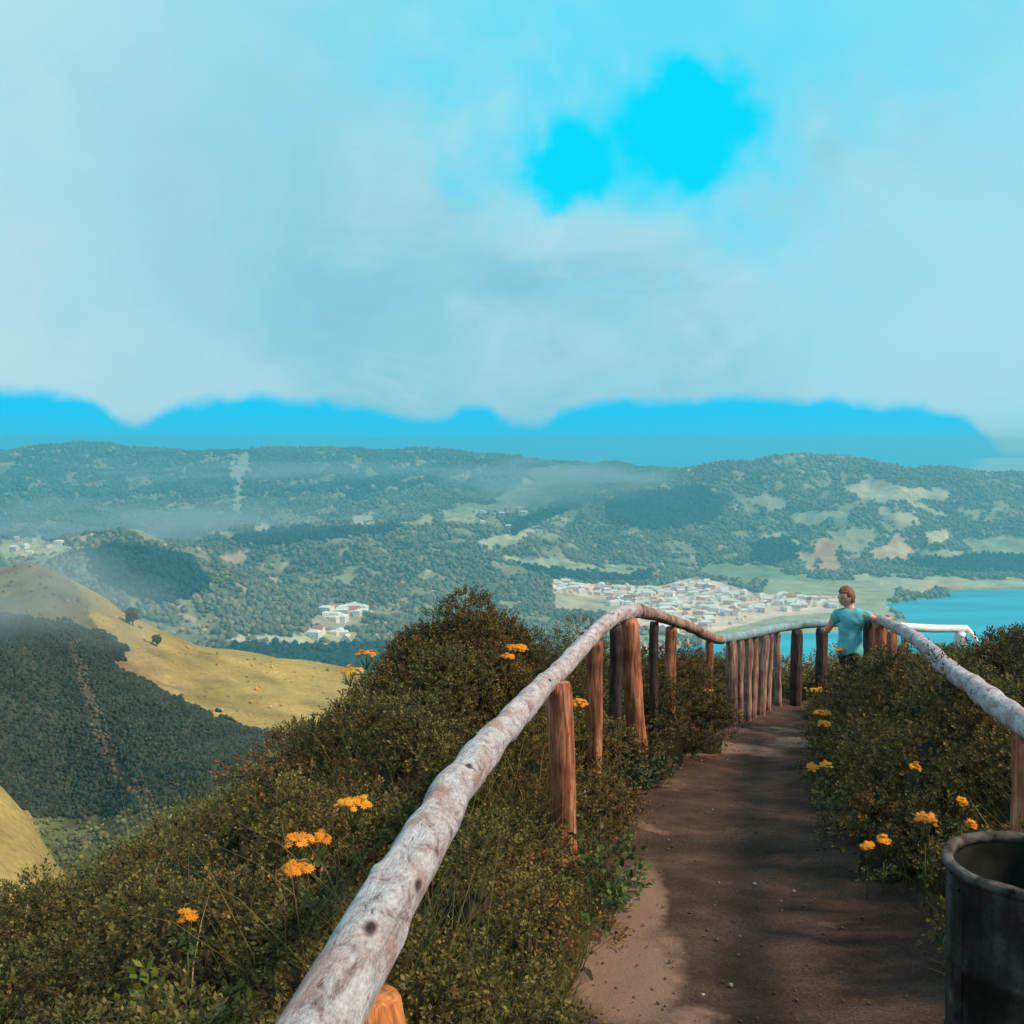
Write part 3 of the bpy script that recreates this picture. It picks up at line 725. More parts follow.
# ------------------------------------------------------------------ logs
def log_mesh(name, pts, rads, mat, parent, seg=20, step=.05, wob=.012, seed=0, lump=.10):
    """a log through the points: irregular section, knots; one closed mesh with uv along it"""
    pts = [Vector(p) for p in pts]
    # dense catmull-rom
    P_, R_ = [], []
    n = len(pts)
    for i in range(n - 1):
        p0 = pts[max(i - 1, 0)]; p1 = pts[i]; p2 = pts[i + 1]; p3 = pts[min(i + 2, n - 1)]
        L = (p2 - p1).length; k = max(2, int(L / step))
        for j in range(k + (1 if i == n - 2 else 0)):
            t = j / k; t2 = t * t; t3 = t2 * t
            P_.append(.5 * ((2 * p1) + (-p0 + p2) * t + (2 * p0 - 5 * p1 + 4 * p2 - p3) * t2 + (-p0 + 3 * p1 - 3 * p2 + p3) * t3))
            R_.append(rads[i] * (1 - t) + rads[i + 1] * t)
    org = P_[0].copy()
    m = len(P_); V = []; UV = []
    s = 0
    rnd = random.Random(seed)
    knots = [(rnd.uniform(0, 1), rnd.uniform(0, 6.28), rnd.uniform(.04, .12)) for _ in range(int(2 + m * step * 2.2))]
    tot = sum((P_[i + 1] - P_[i]).length for i in range(m - 1))
    rings = []
    for i in range(m):
        tg = (P_[min(i + 1, m - 1)] - P_[max(i - 1, 0)]).normalized()
        up = Vector((0, 0, 1)) if abs(tg.z) < .9 else Vector((1, 0, 0))
        b = tg.cross(up).normalized(); a = tg.cross(b).normalized()
        if i: s += (P_[i] - P_[i - 1]).length
        off = Vector((mnoise.noise(Vector((s * 2.2, seed, 0))), mnoise.noise(Vector((s * 2.2, seed, 9))), mnoise.noise(Vector((s * 2.2, seed, 19))))) * wob
        ring = []
        for k in range(seg):
            th = 2 * math.pi * k / seg
            r = R_[i] * (1 + lump * mnoise.noise(Vector((math.cos(th) * .9, math.sin(th) * .9, s * 1.9 + seed * 3.7))) + lump * .35 * mnoise.noise(Vector((math.cos(th) * 2.4, math.sin(th) * 2.4, s * 6 + seed))))
            for ks, kt, ka in knots:
                ds = (s - ks * tot) / (R_[i] * .55); dt = math.atan2(math.sin(th - kt), math.cos(th - kt)) / .45
                q = ds * ds + dt * dt
                if q < 4: r += R_[i] * ka * math.exp(-q * 1.6)
            if i == 0 or i == m - 1: r *= .86
            ring.append(len(V)); V.append((P_[i] + off + (a * math.cos(th) + b * math.sin(th)) * r - org)[:]); UV.append((s, k / seg))
        rings.append(ring)
    bm = bmesh.new(); vs = [bm.verts.new(v) for v in V]
    uvl = bm.loops.layers.uv.new('UVMap')
    for i in range(m - 1):
        for k in range(seg):
            k2 = (k + 1) % seg
            f = bm.faces.new([vs[rings[i][k]], vs[rings[i][k2]], vs[rings[i + 1][k2]], vs[rings[i + 1][k]]])
            us = [UV[rings[i][k]], (UV[rings[i][k2]][0], (k + 1) / seg), (UV[rings[i + 1][k2]][0], (k + 1) / seg), UV[rings[i + 1][k]]]
            for lp, u in zip(f.loops, us): lp[uvl].uv = u
    for end, i in ((0, 0), (1, m - 1)):
        c = bm.verts.new((sum((Vector(V[q]) for q in rings[i]), Vector()) / seg)[:])
        for k in range(seg):
            a_, b_ = vs[rings[i][k]], vs[rings[i][(k + 1) % seg]]
            bm.faces.new([c, b_, a_] if end == 0 else [c, a_, b_])
    o = mesh_bm(name, bm, mat, None)
    o.location = org
    if parent is not None:
        o.parent = parent; o.location = org - Vector(parent.location)
    return o

def fence_root(name, loc, label):
    e = empty(name, loc); tag(e, label, 'fence'); return e
LF = fence_root('log_fence', (0.05, 5.3, float(ground(0.05, 5.3))), 'rustic log fence left of the path with a curved pale rail and close end posts')
# left rail: (px, py, Y, radius)
rp = [(275, 1110, 1.18, .053), (328, 1013, 1.43, .053), (354, 966, 1.62, .053), (386, 905, 2.0, .055), (419, 850, 2.45, .057), (450, 796, 3.15, .061), (485, 750, 4.0, .061), (522, 709, 5.2, .060), (568, 661, 7.0, .060), (600, 628, 8.4, .060), (619, 615, 9.1, .062), (637, 611, 9.5, .062)]
pts = [P(a, b, c) for a, b, c, _ in rp]
pts = [pts[0] + (pts[0] - pts[1]) * 1.6] + pts
log_mesh('rail', pts, [.053] + [r[3] for r in rp], M_RAIL, LF, 36, .02, .016, 3, .17)
rp2 = [(640, 611, 9.55, .062), (655, 615, 10.1, .055), (682, 624, 11.2, .055), (706, 635, 12.3, .056), (722, 641, 13.0, .055)]
o = log_mesh('rail', [P(a, b, c) for a, b, c, _ in rp2], [r[3] for r in rp2], M_POST_GREY, LF, 16, .06, .015, 8); o['label'] = 'brownish grey middle rail'
rp3 = [(716, 639, 13.05, .055), (738, 636.5, 13.6, .06), (760, 632, 14.5, .062), (782, 627.5, 16.0, .064), (812, 624, 16.3, .064), (852, 621.5, 16.5, .062)]
log_mesh('rail', [P(a, b, c) for a, b, c, _ in rp3], [r[3] for r in rp3], bluegrey(), LF, 16, .06, .012, 12)

def post(px, py_top, Y, wpx, parent, mat=M_POST, lean=0.0, seed=0, low=.25, base=None, taper=.92, extra=None):
    top = P(px, py_top, Y); r = wpx / 2 * Y / F
    gz = float(ground(top.x, Y)) if base is None else base
    bot = Vector((top.x + lean, Y + (extra or 0), gz - low))
    # half-round or irregular stake
    n = 6
    pts = [bot.lerp(top, k / n) for k in range(n + 1)]
    for k in range(1, n): pts[k] = pts[k] + Vector((mnoise.noise(Vector((k * .7, seed, 1))), 0, 0)) * .012
    rr = [r * (1 + (1 - taper) * (k / n)) if taper <= 1 else r * (taper - (taper - 1) * k / n) for k in range(n + 1)]
    return log_mesh('post', pts, rr, mat, parent, 16, .06, .006, seed + 50, .16)
post(374, 996, 1.66, 56, LF, M_POST_ORANGE, 0, 1)['label'] = 'bright orange fresh cut post'
post(558, 683, 6.15, 24, LF, M_POST, .06, 2, taper=.80)
post(595, 641, 8.1, 15, LF, M_POST, .0, 3)
post(616, 625, 9.1, 12, LF, M_POST_DARK, .0, 4)['label'] = 'dark post behind the leaning one'
post(629, 619, 9.25, 19, LF, M_POST, .12, 5, taper=1.0)
post(654, 622, 10.3, 9, LF, M_POST_DARK, 0, 6)
post(671, 627, 10.9, 11, LF, M_POST, 0, 6)
post(709, 641, 12.5, 8, LF, M_POST, 0, 7)
for k, (x, yt, Y, w) in enumerate([(731, 641, 13.35, 10), (739.5, 640, 13.65, 8), (747.5, 638, 13.95, 8.5), (755, 637, 14.3, 7.5), (763, 635, 14.75, 9), (770, 633.5, 15.2, 7), (777, 632, 15.8, 8)]):
    post(x, yt, Y, w * random.uniform(.95, 1.25), LF, M_POST_GREY, random.uniform(-.05, .05), 20 + k, taper=random.uniform(.8, 1.0))
for k, (x, yt, Y, w) in enumerate([(797, 630, 16.2, 11), (822, 628.5, 16.35, 11)]):
    post(x, yt, Y, w, LF, M_POST_DARK, 0, 40 + k)['label'] = 'dark upright post at the far end of the path'

RFN = fence_root('log_fence', (2.3, 5, float(ground(2.3, 5))), 'rustic log fence right of the path with one pale rail above the bushes')
rp = [(867, 616, 13.5, .06), (880, 620, 12.9, .062), (896, 627, 11.3, .062), (912, 636, 9.9, .06), (927, 648, 8.6, .061), (948, 668, 7.2, .061), (970, 684.5, 6.3, .060), (993, 701, 5.6, .061), (1022, 722, 4.9, .062), (1090, 768, 3.9, .062), (1200, 850, 2.9, .064), (1560, 1130, 1.55, .064)]
log_mesh('rail', [P(a, b, c) for a, b, c, _ in rp], [r[3] for r in rp], M_RAIL, RFN, 28, .035, .018, 21, .13)
post(868, 622, 13.3, 9, RFN, M_POST_DARK, 0, 61)
post(880, 624, 12.7, 14, RFN, M_POST, .03, 62)
post(892, 632, 12.0, 10, RFN, M_POST, .0, 63)
post(1027, 733, 4.95, 26, RFN, M_POST, .0, 64)

# lower fence beyond the slope, seen over the bushes
b0 = P(930, 640, 19); M_PALE = simple('pale_log', (.86, .86, .86), .6, .3, 9, .08, bump=.005)  # near-white tone for the lower fence logs
LW = fence_root('log_fence', (b0.x, 19, -5.6), 'short pale log fence lower down the slope beyond the right rail')
o = log_mesh('rail', [P(880, 621, 18.6), P(905, 627, 18.8), (P(938, 628.5, 19)), P(967, 629, 19.2)], [.062, .068, .07, .066], M_PALE, LW, 14, .08, .01, 31)
o = log_mesh('rail', [P(966, 628, 19.2), P(973, 637, 19.0), P(981, 649, 18.8)], [.05, .045, .04], M_PALE, LW, 12, .08, .01, 32)
for x, yt, w, mt in ((961, 632, 11, M_PALE), (905, 628, 7, M_POST_GREY), (986, 638, 7, M_POST_GREY)):
    tp = P(x, yt, 19.15); gb = float(ground(tp.x, 19.15))
    log_mesh('post', [(tp.x, 19.15, gb - .2), (tp.x + .01, 19.15, (gb + tp.z) / 2), tuple(tp)], [w / 2 * 19.15 / F * 1.1] * 3, mt, LW, 12, .1, .01, 70 + x)

# ------------------------------------------------------------------ barrel
def barrel():
    D = 3.28; c = P(1040, 862, D)
    R0 = .282
    gz = float(ground(c.x, D))
    e = empty('barrel', (c.x, D, gz)); h = c.z - gz
    tag(e, 'weathered black open barrel with a pale worn rim at the path edge', 'barrel')
    m, nt, b = new_mat('scuffed_black_rubber')
    tc = N(nt, 'ShaderNodeTexCoord')
    n1 = N(nt, 'ShaderNodeTexNoise'); n1.inputs['Scale'].default_value = 9; n1.inputs['Detail'].default_value = 9; n1.inputs['Roughness'].default_value = .7
    nt.links.new(tc.outputs['Object'], n1.inputs['Vector'])
    mp = N(nt, 'ShaderNodeMapping'); mp.inputs['Scale'].default_value = (14, 14, 1.5); nt.links.new(tc.outputs['Object'], mp.inputs[0])
    n2 = N(nt, 'ShaderNodeTexNoise'); n2.inputs['Scale'].default_value = 1; n2.inputs['Detail'].default_value = 5; nt.links.new(mp.outputs[0], n2.inputs['Vector'])
    ad = N(nt, 'ShaderNodeMath', operation='ADD'); nt.links.new(n1.outputs['Fac'], ad.inputs[0]); nt.links.new(n2.outputs['Fac'], ad.inputs[1])
    r1 = ramp(nt, [(.40, (.016, .013, .012)), (.50, (.034, .029, .027)), (.58, (.075, .066, .062)), (.66, (.20, .18, .17))])
    mh = N(nt, 'ShaderNodeMath', operation='MULTIPLY'); mh.inputs[1].default_value = .5; nt.links.new(ad.outputs[0], mh.inputs[0])
    nt.links.new(mh.outputs[0], r1.inputs[0]); nt.links.new(r1.outputs[0], b.inputs['Base Color'])
    b.inputs['Roughness'].default_value = .85; b.inputs['Specular IOR Level'].default_value = .12
    bp = N(nt, 'ShaderNodeBump'); bp.inputs['Distance'].default_value = .004; nt.links.new(n1.outputs['Fac'], bp.inputs['Height']); nt.links.new(bp.outputs[0], b.inputs['Normal'])
    mrim = simple('worn_rim', (.075, .066, .062), .9, .1, 22, .85, bump=.012)
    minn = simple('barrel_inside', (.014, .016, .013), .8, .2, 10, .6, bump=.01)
    def lathe(name, prof, mat, seg=72, closed=False):
        bm = bmesh.new(); rings = []
        for (r, z) in prof:
            ring = []
            for k in range(seg):
                th = 2 * math.pi * k / seg
                rr = r * (1 + .010 * mnoise.noise(Vector((math.cos(th) * 1.5, math.sin(th) * 1.5, z * 2))))
                zz = z + (.008 * mnoise.noise(Vector((math.cos(th) * 2, math.sin(th) * 2, 5))) if z > h * .8 else 0)
                ring.append(bm.verts.new((rr * math.cos(th), rr * math.sin(th), zz)))
            rings.append(ring)
        np_ = len(prof)
        for i in range(np_ - (0 if closed else 1)):
            a, b_ = rings[i], rings[(i + 1) % np_]
            for k in range(seg): bm.faces.new([a[k], a[(k + 1) % seg], b_[(k + 1) % seg], b_[k]])
        if not closed and prof[0][0] < .05: bm.faces.new(rings[0][::-1])
        if not closed and prof[-1][0] < .05: bm.faces.new(rings[-1])
        return mesh_bm(name, bm, mat, e)
    body = lathe('body', [(.02, -.04), (.245, -.04), (.25, 0), (.255, h * .3), (.262, h * .31), (.262, h * .33), (.257, h * .34), (.263, h * .62), (.27, h * .63), (.27, h * .65), (.264, h * .66), (.268, h - .05), (.270, h - .03)], m)
    rim = lathe('rim', [(.250, h - .030), (.276, h - .030), (.282, h - .018), (.281, h - .006), (.274, h - .001), (.256, h), (.248, h - .006), (.246, h - .030)], mrim, closed=True)
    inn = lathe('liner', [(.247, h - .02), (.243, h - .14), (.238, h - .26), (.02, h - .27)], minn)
    bm = bmesh.new()
    th = math.radians(193)
    vs = []
    for j in range(9):
        z = h * .02 + (h - .08) * j / 8
        for dth, dr in ((-.035, .268), (-.02, .283), (.02, .283), (.035, .268)):
            vs.append(bm.verts.new((dr * math.cos(th + dth), dr * math.sin(th + dth), z)))
    for j in range(8):
        for q in range(3): bm.faces.new([vs[j * 4 + q], vs[j * 4 + q + 1], vs[(j + 1) * 4 + q + 1], vs[(j + 1) * 4 + q]])
    mesh_bm('seam', bm, m, e)
    # damp litter in the bottom
    k = 60; a = rng.random(k) * 6.28; rr = .2 * np.sqrt(rng.random(k))
    V, Fa, C3 = blobs(np.stack([rr * np.cos(a), rr * np.sin(a), np.full(k, h - .26)], -1), .02 + .03 * rng.random(k), np.full(k, .6), np.array([.05, .06, .035]) * (.5 + rng.random((k, 1))), (IV1, IF1), .4)
    o = mesh_np('litter', V, Fa, M_STONE, parent=e, col=C3); o['kind'] = 'stuff'
barrel()

# ------------------------------------------------------------------ foliage
def unit(v): return v / np.maximum(np.linalg.norm(v, axis=-1, keepdims=True), 1e-9)
def sprig_template(nl=13, leaf=.24, wid=.055, up=.75):
    V, T = [], []
    for i in range(nl):
        t = .12 + .88 * i / (nl - 1); a = i * 2.4
        L = leaf * (1.05 - .45 * t)
        d = np.array([math.cos(a), math.sin(a), up + .5 * t]); d /= np.linalg.norm(d)
        sd = np.cross(d, [0, 0, 1]); sd /= np.linalg.norm(sd)
        p = np.array([0, 0, t])
        V += [p, p + d * L * .5 + sd * wid * .5, p + d * L, p + d * L * .5 - sd * wid * .5]
        T += [t] * 4
    F0 = np.arange(nl * 4).reshape(nl, 4)
    # stem blade
    b = len(V); V += [np.array([-.012, 0, 0]), np.array([.012, 0, 0]), np.array([.006, 0, 1]), np.array([-.006, 0, 1])]; T += [0, 0, .5, .5]
    F0 = np.vstack([F0, [[b, b + 1, b + 2, b + 3]]])
    return np.array(V), F0, np.array(T)
TPL_HEATH = [sprig_template(7, .50, .20, .55), sprig_template(8, .42, .17, .8)]
TPL_BROAD = [sprig_template(8, .42, .17, .5)]

def sprigs(pos, dirs, size, c0, c1, tpl):
    V0, F0, T0 = tpl
    n, k = len(pos), len(V0)
    d = unit(dirs)
    ref = unit(rng.normal(size=(n, 3)))
    a = unit(np.cross(d, ref)); b = np.cross(d, a)
    V = pos[:, None] + size[:, None, None] * (V0[None, :, 0:1] * a[:, None] + V0[None, :, 1:2] * b[:, None] + V0[None, :, 2:3] * d[:, None])
    # slight droop at the tips
    V[..., 2] -= (T0[None] ** 2) * size[:, None] * .10
    Fa = (F0[None] + (np.arange(n) * k)[:, None, None]).reshape(-1, 4)
    cc = c0[:, None] * (1 - T0[None, :, None]) + c1[:, None] * T0[None, :, None]
    return V.reshape(-1, 3), Fa, cc.reshape(-1, 3)

def _hemi(nu=14, nv=6):
    V = []; 
    for j in range(nv + 1):
        p = j / nv * math.pi * .47
        for i in range(nu):
            t = 2 * math.pi * i / nu; V.append([math.cos(t) * math.cos(p), math.sin(t) * math.cos(p), math.sin(p)])
    F_ = [[j * nu + i, j * nu + (i + 1) % nu, (j + 1) * nu + (i + 1) % nu, (j + 1) * nu + i] for j in range(nv) for i in range(nu)]
    return np.array(V), np.array(F_)
HEMI = _hemi()
def dome_sprigs(domes, fine, size, tpls, rust=.25, tone=1.0, cr=.13):
    """every shrub (x,y,z,r,h) is a heap of small leafy cushions; short sprigs clothe each cushion"""
    Ps, Ds, Ss, c0s, c1s = [], [], [], [], []
    for (x, y, z, r, h) in domes:
        A = 2 * math.pi * r * (.45 * r + .55 * h)
        K = max(4, int(A / (cr * cr) * (.75 if fine > 70 else .48)))
        u = rng.random(K); th = rng.random(K) * 2 * np.pi
        cz = u ** .75; q = np.sqrt(1 - cz ** 2)
        sh = .72 + .34 * rng.random(K)
        cx = x + np.cos(th) * q * r * sh; cy = y + np.sin(th) * q * r * sh; czz = z + cz * h * sh
        rad = cr * (.55 + .85 * rng.random(K))
        shrub_g = rng.random()
        for k in range(K):
            n = int(fine * (rad[k] / cr) ** 2)
            uu = rng.random(n); tt = rng.random(n) * 2 * np.pi
            zc = 1.25 * uu - .25; zq = np.sqrt(np.maximum(1 - zc ** 2, 0))
            d = np.stack([np.cos(tt) * zq, np.sin(tt) * zq, zc], -1)
            rr = rad[k] * (1 - .30 * rng.random((n, 1)))
            p = np.array([cx[k], cy[k], czz[k]]) + d * rr * np.array([1.1, 1.1, .8])
            dr = d + np.array([0, 0, .35]) + rng.normal(size=(n, 3)) * .30
            Ps.append(p); Ds.append(dr); Ss.append(size * (.65 + .6 * rng.random(n)))
            g = np.clip(.55 * rng.random() + .45 * shrub_g, 0, 1); gg = rng.random((n, 1))
            isr = rng.random() < rust
            base = np.array([.215, .105, .030]) if isr else (np.array([.085, .092, .027]) * (1 - g) + np.array([.205, .145, .036]) * g)
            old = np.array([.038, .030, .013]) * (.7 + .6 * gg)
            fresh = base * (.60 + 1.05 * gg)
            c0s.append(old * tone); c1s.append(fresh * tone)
    Ps = np.concatenate(Ps); Ds = np.concatenate(Ds); Ss = np.concatenate(Ss); c0 = np.concatenate(c0s); c1 = np.concatenate(c1s)
    w = rng.integers(0, len(tpls), len(Ps)); VV, FF, CC = [], [], []; off = 0
    for i, t in enumerate(tpls):
        m = w == i
        V, Fa, cc = sprigs(Ps[m], Ds[m], Ss[m], c0[m], c1[m], t)
        VV.append(V); FF.append(Fa + off); CC.append(cc); off += len(V)
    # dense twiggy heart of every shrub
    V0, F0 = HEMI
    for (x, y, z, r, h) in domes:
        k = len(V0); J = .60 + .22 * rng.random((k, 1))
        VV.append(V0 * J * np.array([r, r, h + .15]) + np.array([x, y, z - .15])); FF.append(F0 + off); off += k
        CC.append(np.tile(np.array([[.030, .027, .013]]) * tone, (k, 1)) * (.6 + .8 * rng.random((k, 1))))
    return np.concatenate(VV), np.concatenate(FF), np.concatenate(CC)

def stems_mesh(domes, name, parent, mat):
    bm = bmesh.new()
    for (x, y, z, r, h) in domes:
        for k in range(7):
            a = random.uniform(0, 6.28); q = random.uniform(.2, .7)
            t = Vector((x + math.cos(a) * r * q, y + math.sin(a) * r * q, z + h * .6)); b = Vector((x + math.cos(a) * r * .1, y + math.sin(a) * r * .1, z - .15))
            d = t - b; L = d.length
            M = Matrix.Translation((t + b) / 2) @ d.to_track_quat('Z', 'Y').to_matrix().to_4x4()
            bmesh.ops.create_cone(bm, segments=6, radius1=.018, radius2=.006, depth=L, cap_ends=True, matrix=M)
    return mesh_bm(name, bm, mat, parent)
M_STEM = simple('heather_stem', (.07, .045, .03), .9, .1, 20, .4)

def rail_clear(x, y):
    return True
FL = [
 (353, 805, 4.3, 36, 'yellow ragwort head standing alone on the left bank beside the pale rail', .4),
 (298, 841, 4.1, 30, 'left upper head of the three yellow ragworts clustered on the left bank', .34),
 (320, 840, 4.25, 20, 'right upper head of the three yellow ragworts clustered on the left bank', .34),
 (296, 869, 3.95, 30, 'lowest head of the three yellow ragworts clustered on the left bank', .32),
 (187, 919, 3.5, 13, 'tiny single yellow flower nearest the lower left corner', .3),
 (366, 654, 7.4, 22, 'higher of the two yellow ragworts against the valley at the scrub edge', .55),
 (350, 671, 7.2, 26, 'lower of the two yellow ragworts against the valley at the scrub edge', .5),
 (517, 648, 8.0, 22, 'dull yellow flowers high in the tall heather beside the curved rail', .4),
 (508, 657, 7.9, 12, 'smaller yellow flower under the one high in the tall heather', .4),
 (579, 703, 7.2, 17, 'orange yellow flower between the two upright red brown posts', .5),
 (823, 713, 9.6, 18, 'yellow flower cluster hanging over the far right edge of the path', .45),
 (824, 724, 9.4, 14, 'small yellow flower just under the cluster at the far right edge of the path', .4),
 (813, 768, 7.9, 13, 'left bloom of the yellow pair at the right edge of the path', .3),
 (826, 765, 7.9, 12, 'right bloom of the yellow pair at the right edge of the path', .3),
 (926, 820, 5.15, 22, 'bright yellow flower in the right scrub left of the black barrel', .42),
 (884, 841, 5.6, 12, 'right one of the two faint yellow blooms low in the right scrub', .3),
 (868, 847, 5.6, 12, 'left one of the two faint yellow blooms low in the right scrub', .28),
 (962, 803, 5.2, 6, 'small faint yellow flower above the barrel rim', .45),
 (971, 826, 4.6, 6, 'small pale yellow flower touching the back of the barrel rim', .4),
 (840, 650, 12.9, 12, 'orange yellow bloom beside the leaning person', .5),
 (815, 690, 13.6, 24, 'flat yellow flowers at the far end of the path by the dark posts', .3),
 (708, 691, 11.6, 9, 'small yellow flower in the bush left of the row of thin posts', .4),
 (915, 768, 6.2, 9, 'dull yellow bloom in the middle of the right scrub', .5),
]

CAPR = [(815, 725), (825, 702), (835, 672), (843, 655), (868, 648), (880, 645), (900, 648), (927, 666), (950, 688), (970, 704), (993, 722), (1022, 744), (1100, 800), (1300, 940)]
YR = [(815, 14), (868, 13.5), (880, 12.9), (896, 11.3), (912, 9.9), (927, 8.6), (948, 7.2), (970, 6.3), (993, 5.6), (1022, 4.9), (1090, 3.9), (1300, 2.5)]
CAPL = [(-400, 1100), (-60, 945), (0, 912), (40, 890), (90, 865), (150, 832), (200, 795), (250, 762), (300, 728), (340, 700), (380, 672)]
def cap(x, Y, z, r, h, side):
    """keep the sprigs clear of the rail, the flowers and the leaning person, as they grow in the place"""
    pad = .10
    def top_for(py, yy): return float(ray(512, py)[1]) * yy - z - pad
    px = 512 + F * x / Y / CP
    if side == 'R':
        ry = np.interp(px, *zip(*YR))
        if Y >= ry + .1: h = min(h, top_for(np.interp(px, *zip(*[(800, 700), (880, 652), (955, 660), (975, 650), (995, 636), (1024, 630), (1200, 628)])), Y))
        else: h = min(h, top_for(np.interp(px - F * r * .5 / Y, *zip(*CAPR)), Y))
    elif px < 390:
        h = min(h, top_for(np.interp(px, *zip(*CAPL)), Y))
    for (fx, fy, fY, *_r) in FL + [(562, 858, 6.1), (548, 800, 6.1), (596, 730, 8.1), (634, 690, 9.2)]:
        a = float(ray(fx, fy)[0])
        if Y < fY + .25 and abs(x / Y - a) < (r + .10) / Y: h = min(h, top_for(fy + 9, min(Y + r * .3, fY)))
    return max(h, .13)
# --- left bank cover
domL = []
def hmap_left(d, Y):
    h = .62 + .20 * min(d / 1.2, 1)
    if d < .45: h *= .62 + .6 * d
    return h
for _ in range(3000):
    Y = random.uniform(1.3, 17.5); d = random.uniform(.10, 4.6)
    if Y < 2.3 and d < .9: continue
    x = float(XL(Y)) - d
    r = random.uniform(.20, .50) * (1 if d > .3 else .6)
    if any((x - a) ** 2 + (Y - b) ** 2 < (.68 * (r + rr)) ** 2 for a, b, _, rr, _ in domL): continue
    h = hmap_left(d, Y) * random.choice((.62, .8, 1.0, 1.25)) * random.uniform(.9, 1.1)
    if 12.8 < Y < 16.5 and d < .7: continue
    if 8.5 < Y < 13 and d > .2: h *= 1.15
    if Y > 13: h *= .8
    if Y < 3.6: h *= .72
    if d > 1.8: h *= .8
    if 5.6 < Y < 6.6 and .1 < d < .42 : h *= .5; r *= .6
    g_ = float(ground(x, Y)); h = cap(x, Y, g_, r, h * .86, 'L')
    if Y < 5.5 and d > .8 and fbm(x * 1.4, Y * 1.4, 2, 5) > .5: h *= .45; r *= .8
    domL.append((x, Y, g_, r, h))
nearL = [q for q in domL if q[1] < 6.5]; farL = [q for q in domL if q[1] >= 6.5]
V1, F1, C1 = dome_sprigs(nearL, 62, .062, TPL_HEATH, .16, 1.2, .155)
V2, F2, C2 = dome_sprigs(farL, 50, .075, TPL_HEATH, .18, 1.05, .18)
o = mesh_np('heather_scrub', np.vstack([V1, V2]), np.vstack([F1, F2 + len(V1)]), M_LEAF, col=np.vstack([C1, C2]), smooth=False)
tag(o, 'dense dark heather scrub covering the bank left of the path', 'heather', kind='stuff')
o = stems_mesh(domL, 'heather_stems', None, M_STEM); tag(o, 'thin woody stems inside the scrub left of the path', 'stems', kind='stuff')
# --- right bank cover
domR = []
for _ in range(2600):
    Y = random.uniform(4.2, 15.5); d = random.uniform(.02, 5.2)
    x = float(XR(Y)) + d
    if Y < 5.0 and d < .25: continue
    r = random.uniform(.22, .46) * (1 if d > .3 else .7)
    if any((x - a) ** 2 + (Y - b) ** 2 < (.68 * (r + rr)) ** 2 for a, b, _, rr, _ in domR): continue
    h = (.84 + .14 * min(d, 1)) * random.choice((.72, .9, 1.05, 1.12)) * random.uniform(.92, 1.08)
    if d < .35: h *= .80
    if Y > 9 and d < 1.2: h *= 1.1
    if Y > 12.6: h *= .55 if d > .6 else .35
    elif Y < 5.4: h *= .8
    # stay beneath the rail
    g_ = float(ground(x, Y)); h = cap(x, Y, g_, r, h * .92, 'R')
    domR.append((x, Y, g_, r, h))
nearR = [q for q in domR if q[1] < 7.5]; farR = [q for q in domR if q[1] >= 7.5]
V1, F1, C1 = dome_sprigs(nearR, 58, .066, TPL_HEATH, .10, 1.05, .17)
V2, F2, C2 = dome_sprigs(farR, 50, .078, TPL_HEATH, .10, .9, .19)
o = mesh_np('heather_scrub', np.vstack([V1, V2]), np.vstack([F1, F2 + len(V1)]), M_LEAF, col=np.vstack([C1, C2]), smooth=False)
tag(o, 'dense dark heather scrub covering the bank between the path and the right rail', 'heather', kind='stuff')
o = stems_mesh(domR, 'heather_stems', None, M_STEM); tag(o, 'thin woody stems inside the scrub right of the path', 'stems', kind='stuff')
# --- beyond the path end
domE = []
for _ in range(500):
    Y = random.uniform(17.2, 21); x = random.uniform(2.2, 8.6)
    r = random.uniform(.3, .5)
    if any((x - a) ** 2 + (Y - b) ** 2 < (.7 * (r + rr)) ** 2 for a, b, _, rr, _ in domE): continue
    tz = float(ray(512, 662 if x < 6 else 652)[1]) * Y
    g = float(ground(x, Y)); h = tz - g + random.uniform(-.12, .05)
    if h < .25: continue
    domE.append((x, Y, g, r, min(h, 1.7)))
V, Fa, CC = dome_sprigs(domE, 26, .12, TPL_HEATH, .1, 1.7, .22)
tag(mesh_np('undergrowth', V, Fa, M_LEAF, col=CC, smooth=False), 'paler green undergrowth beyond the posts closing the path end', 'undergrowth', kind='stuff')

# --- single bushes that stand out
def bush(name, label, doms, per, size, rust, tone, tpls=TPL_HEATH):
    x, y, z = doms[0][0], doms[0][1], doms[0][2]
    e = empty(name, (x, y, z)); tag(e, label, 'bush')
    loc = [(a - x, b - y, c - z, r, h) for a, b, c, r, h in doms]
    V, Fa, CC = dome_sprigs(loc, per, size, tpls, rust, tone, .16)
    mesh_np('foliage', V, Fa, M_LEAF, parent=e, col=CC, smooth=False)
    stems_mesh(loc, 'branches', e, M_STEM)
def gd(px, py_top, Y, r, sink=0):
    p = P(px, py_top, Y); g = float(ground(p.x, Y)); return (p.x, Y, g, r, max(p.z - g - .08, .3))
bush('tree_heather', 'tall dark tree heather standing highest on the bank left of the curved rail',
     [gd(465, 594, 8.6, .50), gd(435, 618, 8.5, .45), gd(498, 618, 8.9, .48), gd(405, 640, 8.2, .45), gd(455, 650, 7.9, .5), gd(500, 655, 8.0, .42), gd(425, 680, 7.7, .45), gd(528, 648, 9.3, .4)], 78, .066, .28, .9)
bush('tree_heather', 'brownish tree heather sloping down below the two tall yellow flower heads',
     [gd(375, 668, 8.0, .42), gd(350, 692, 7.8, .42), gd(385, 700, 7.4, .45), gd(325, 720, 7.6, .4), gd(300, 745, 7.4, .4)], 44, .062, .32, 1.0)
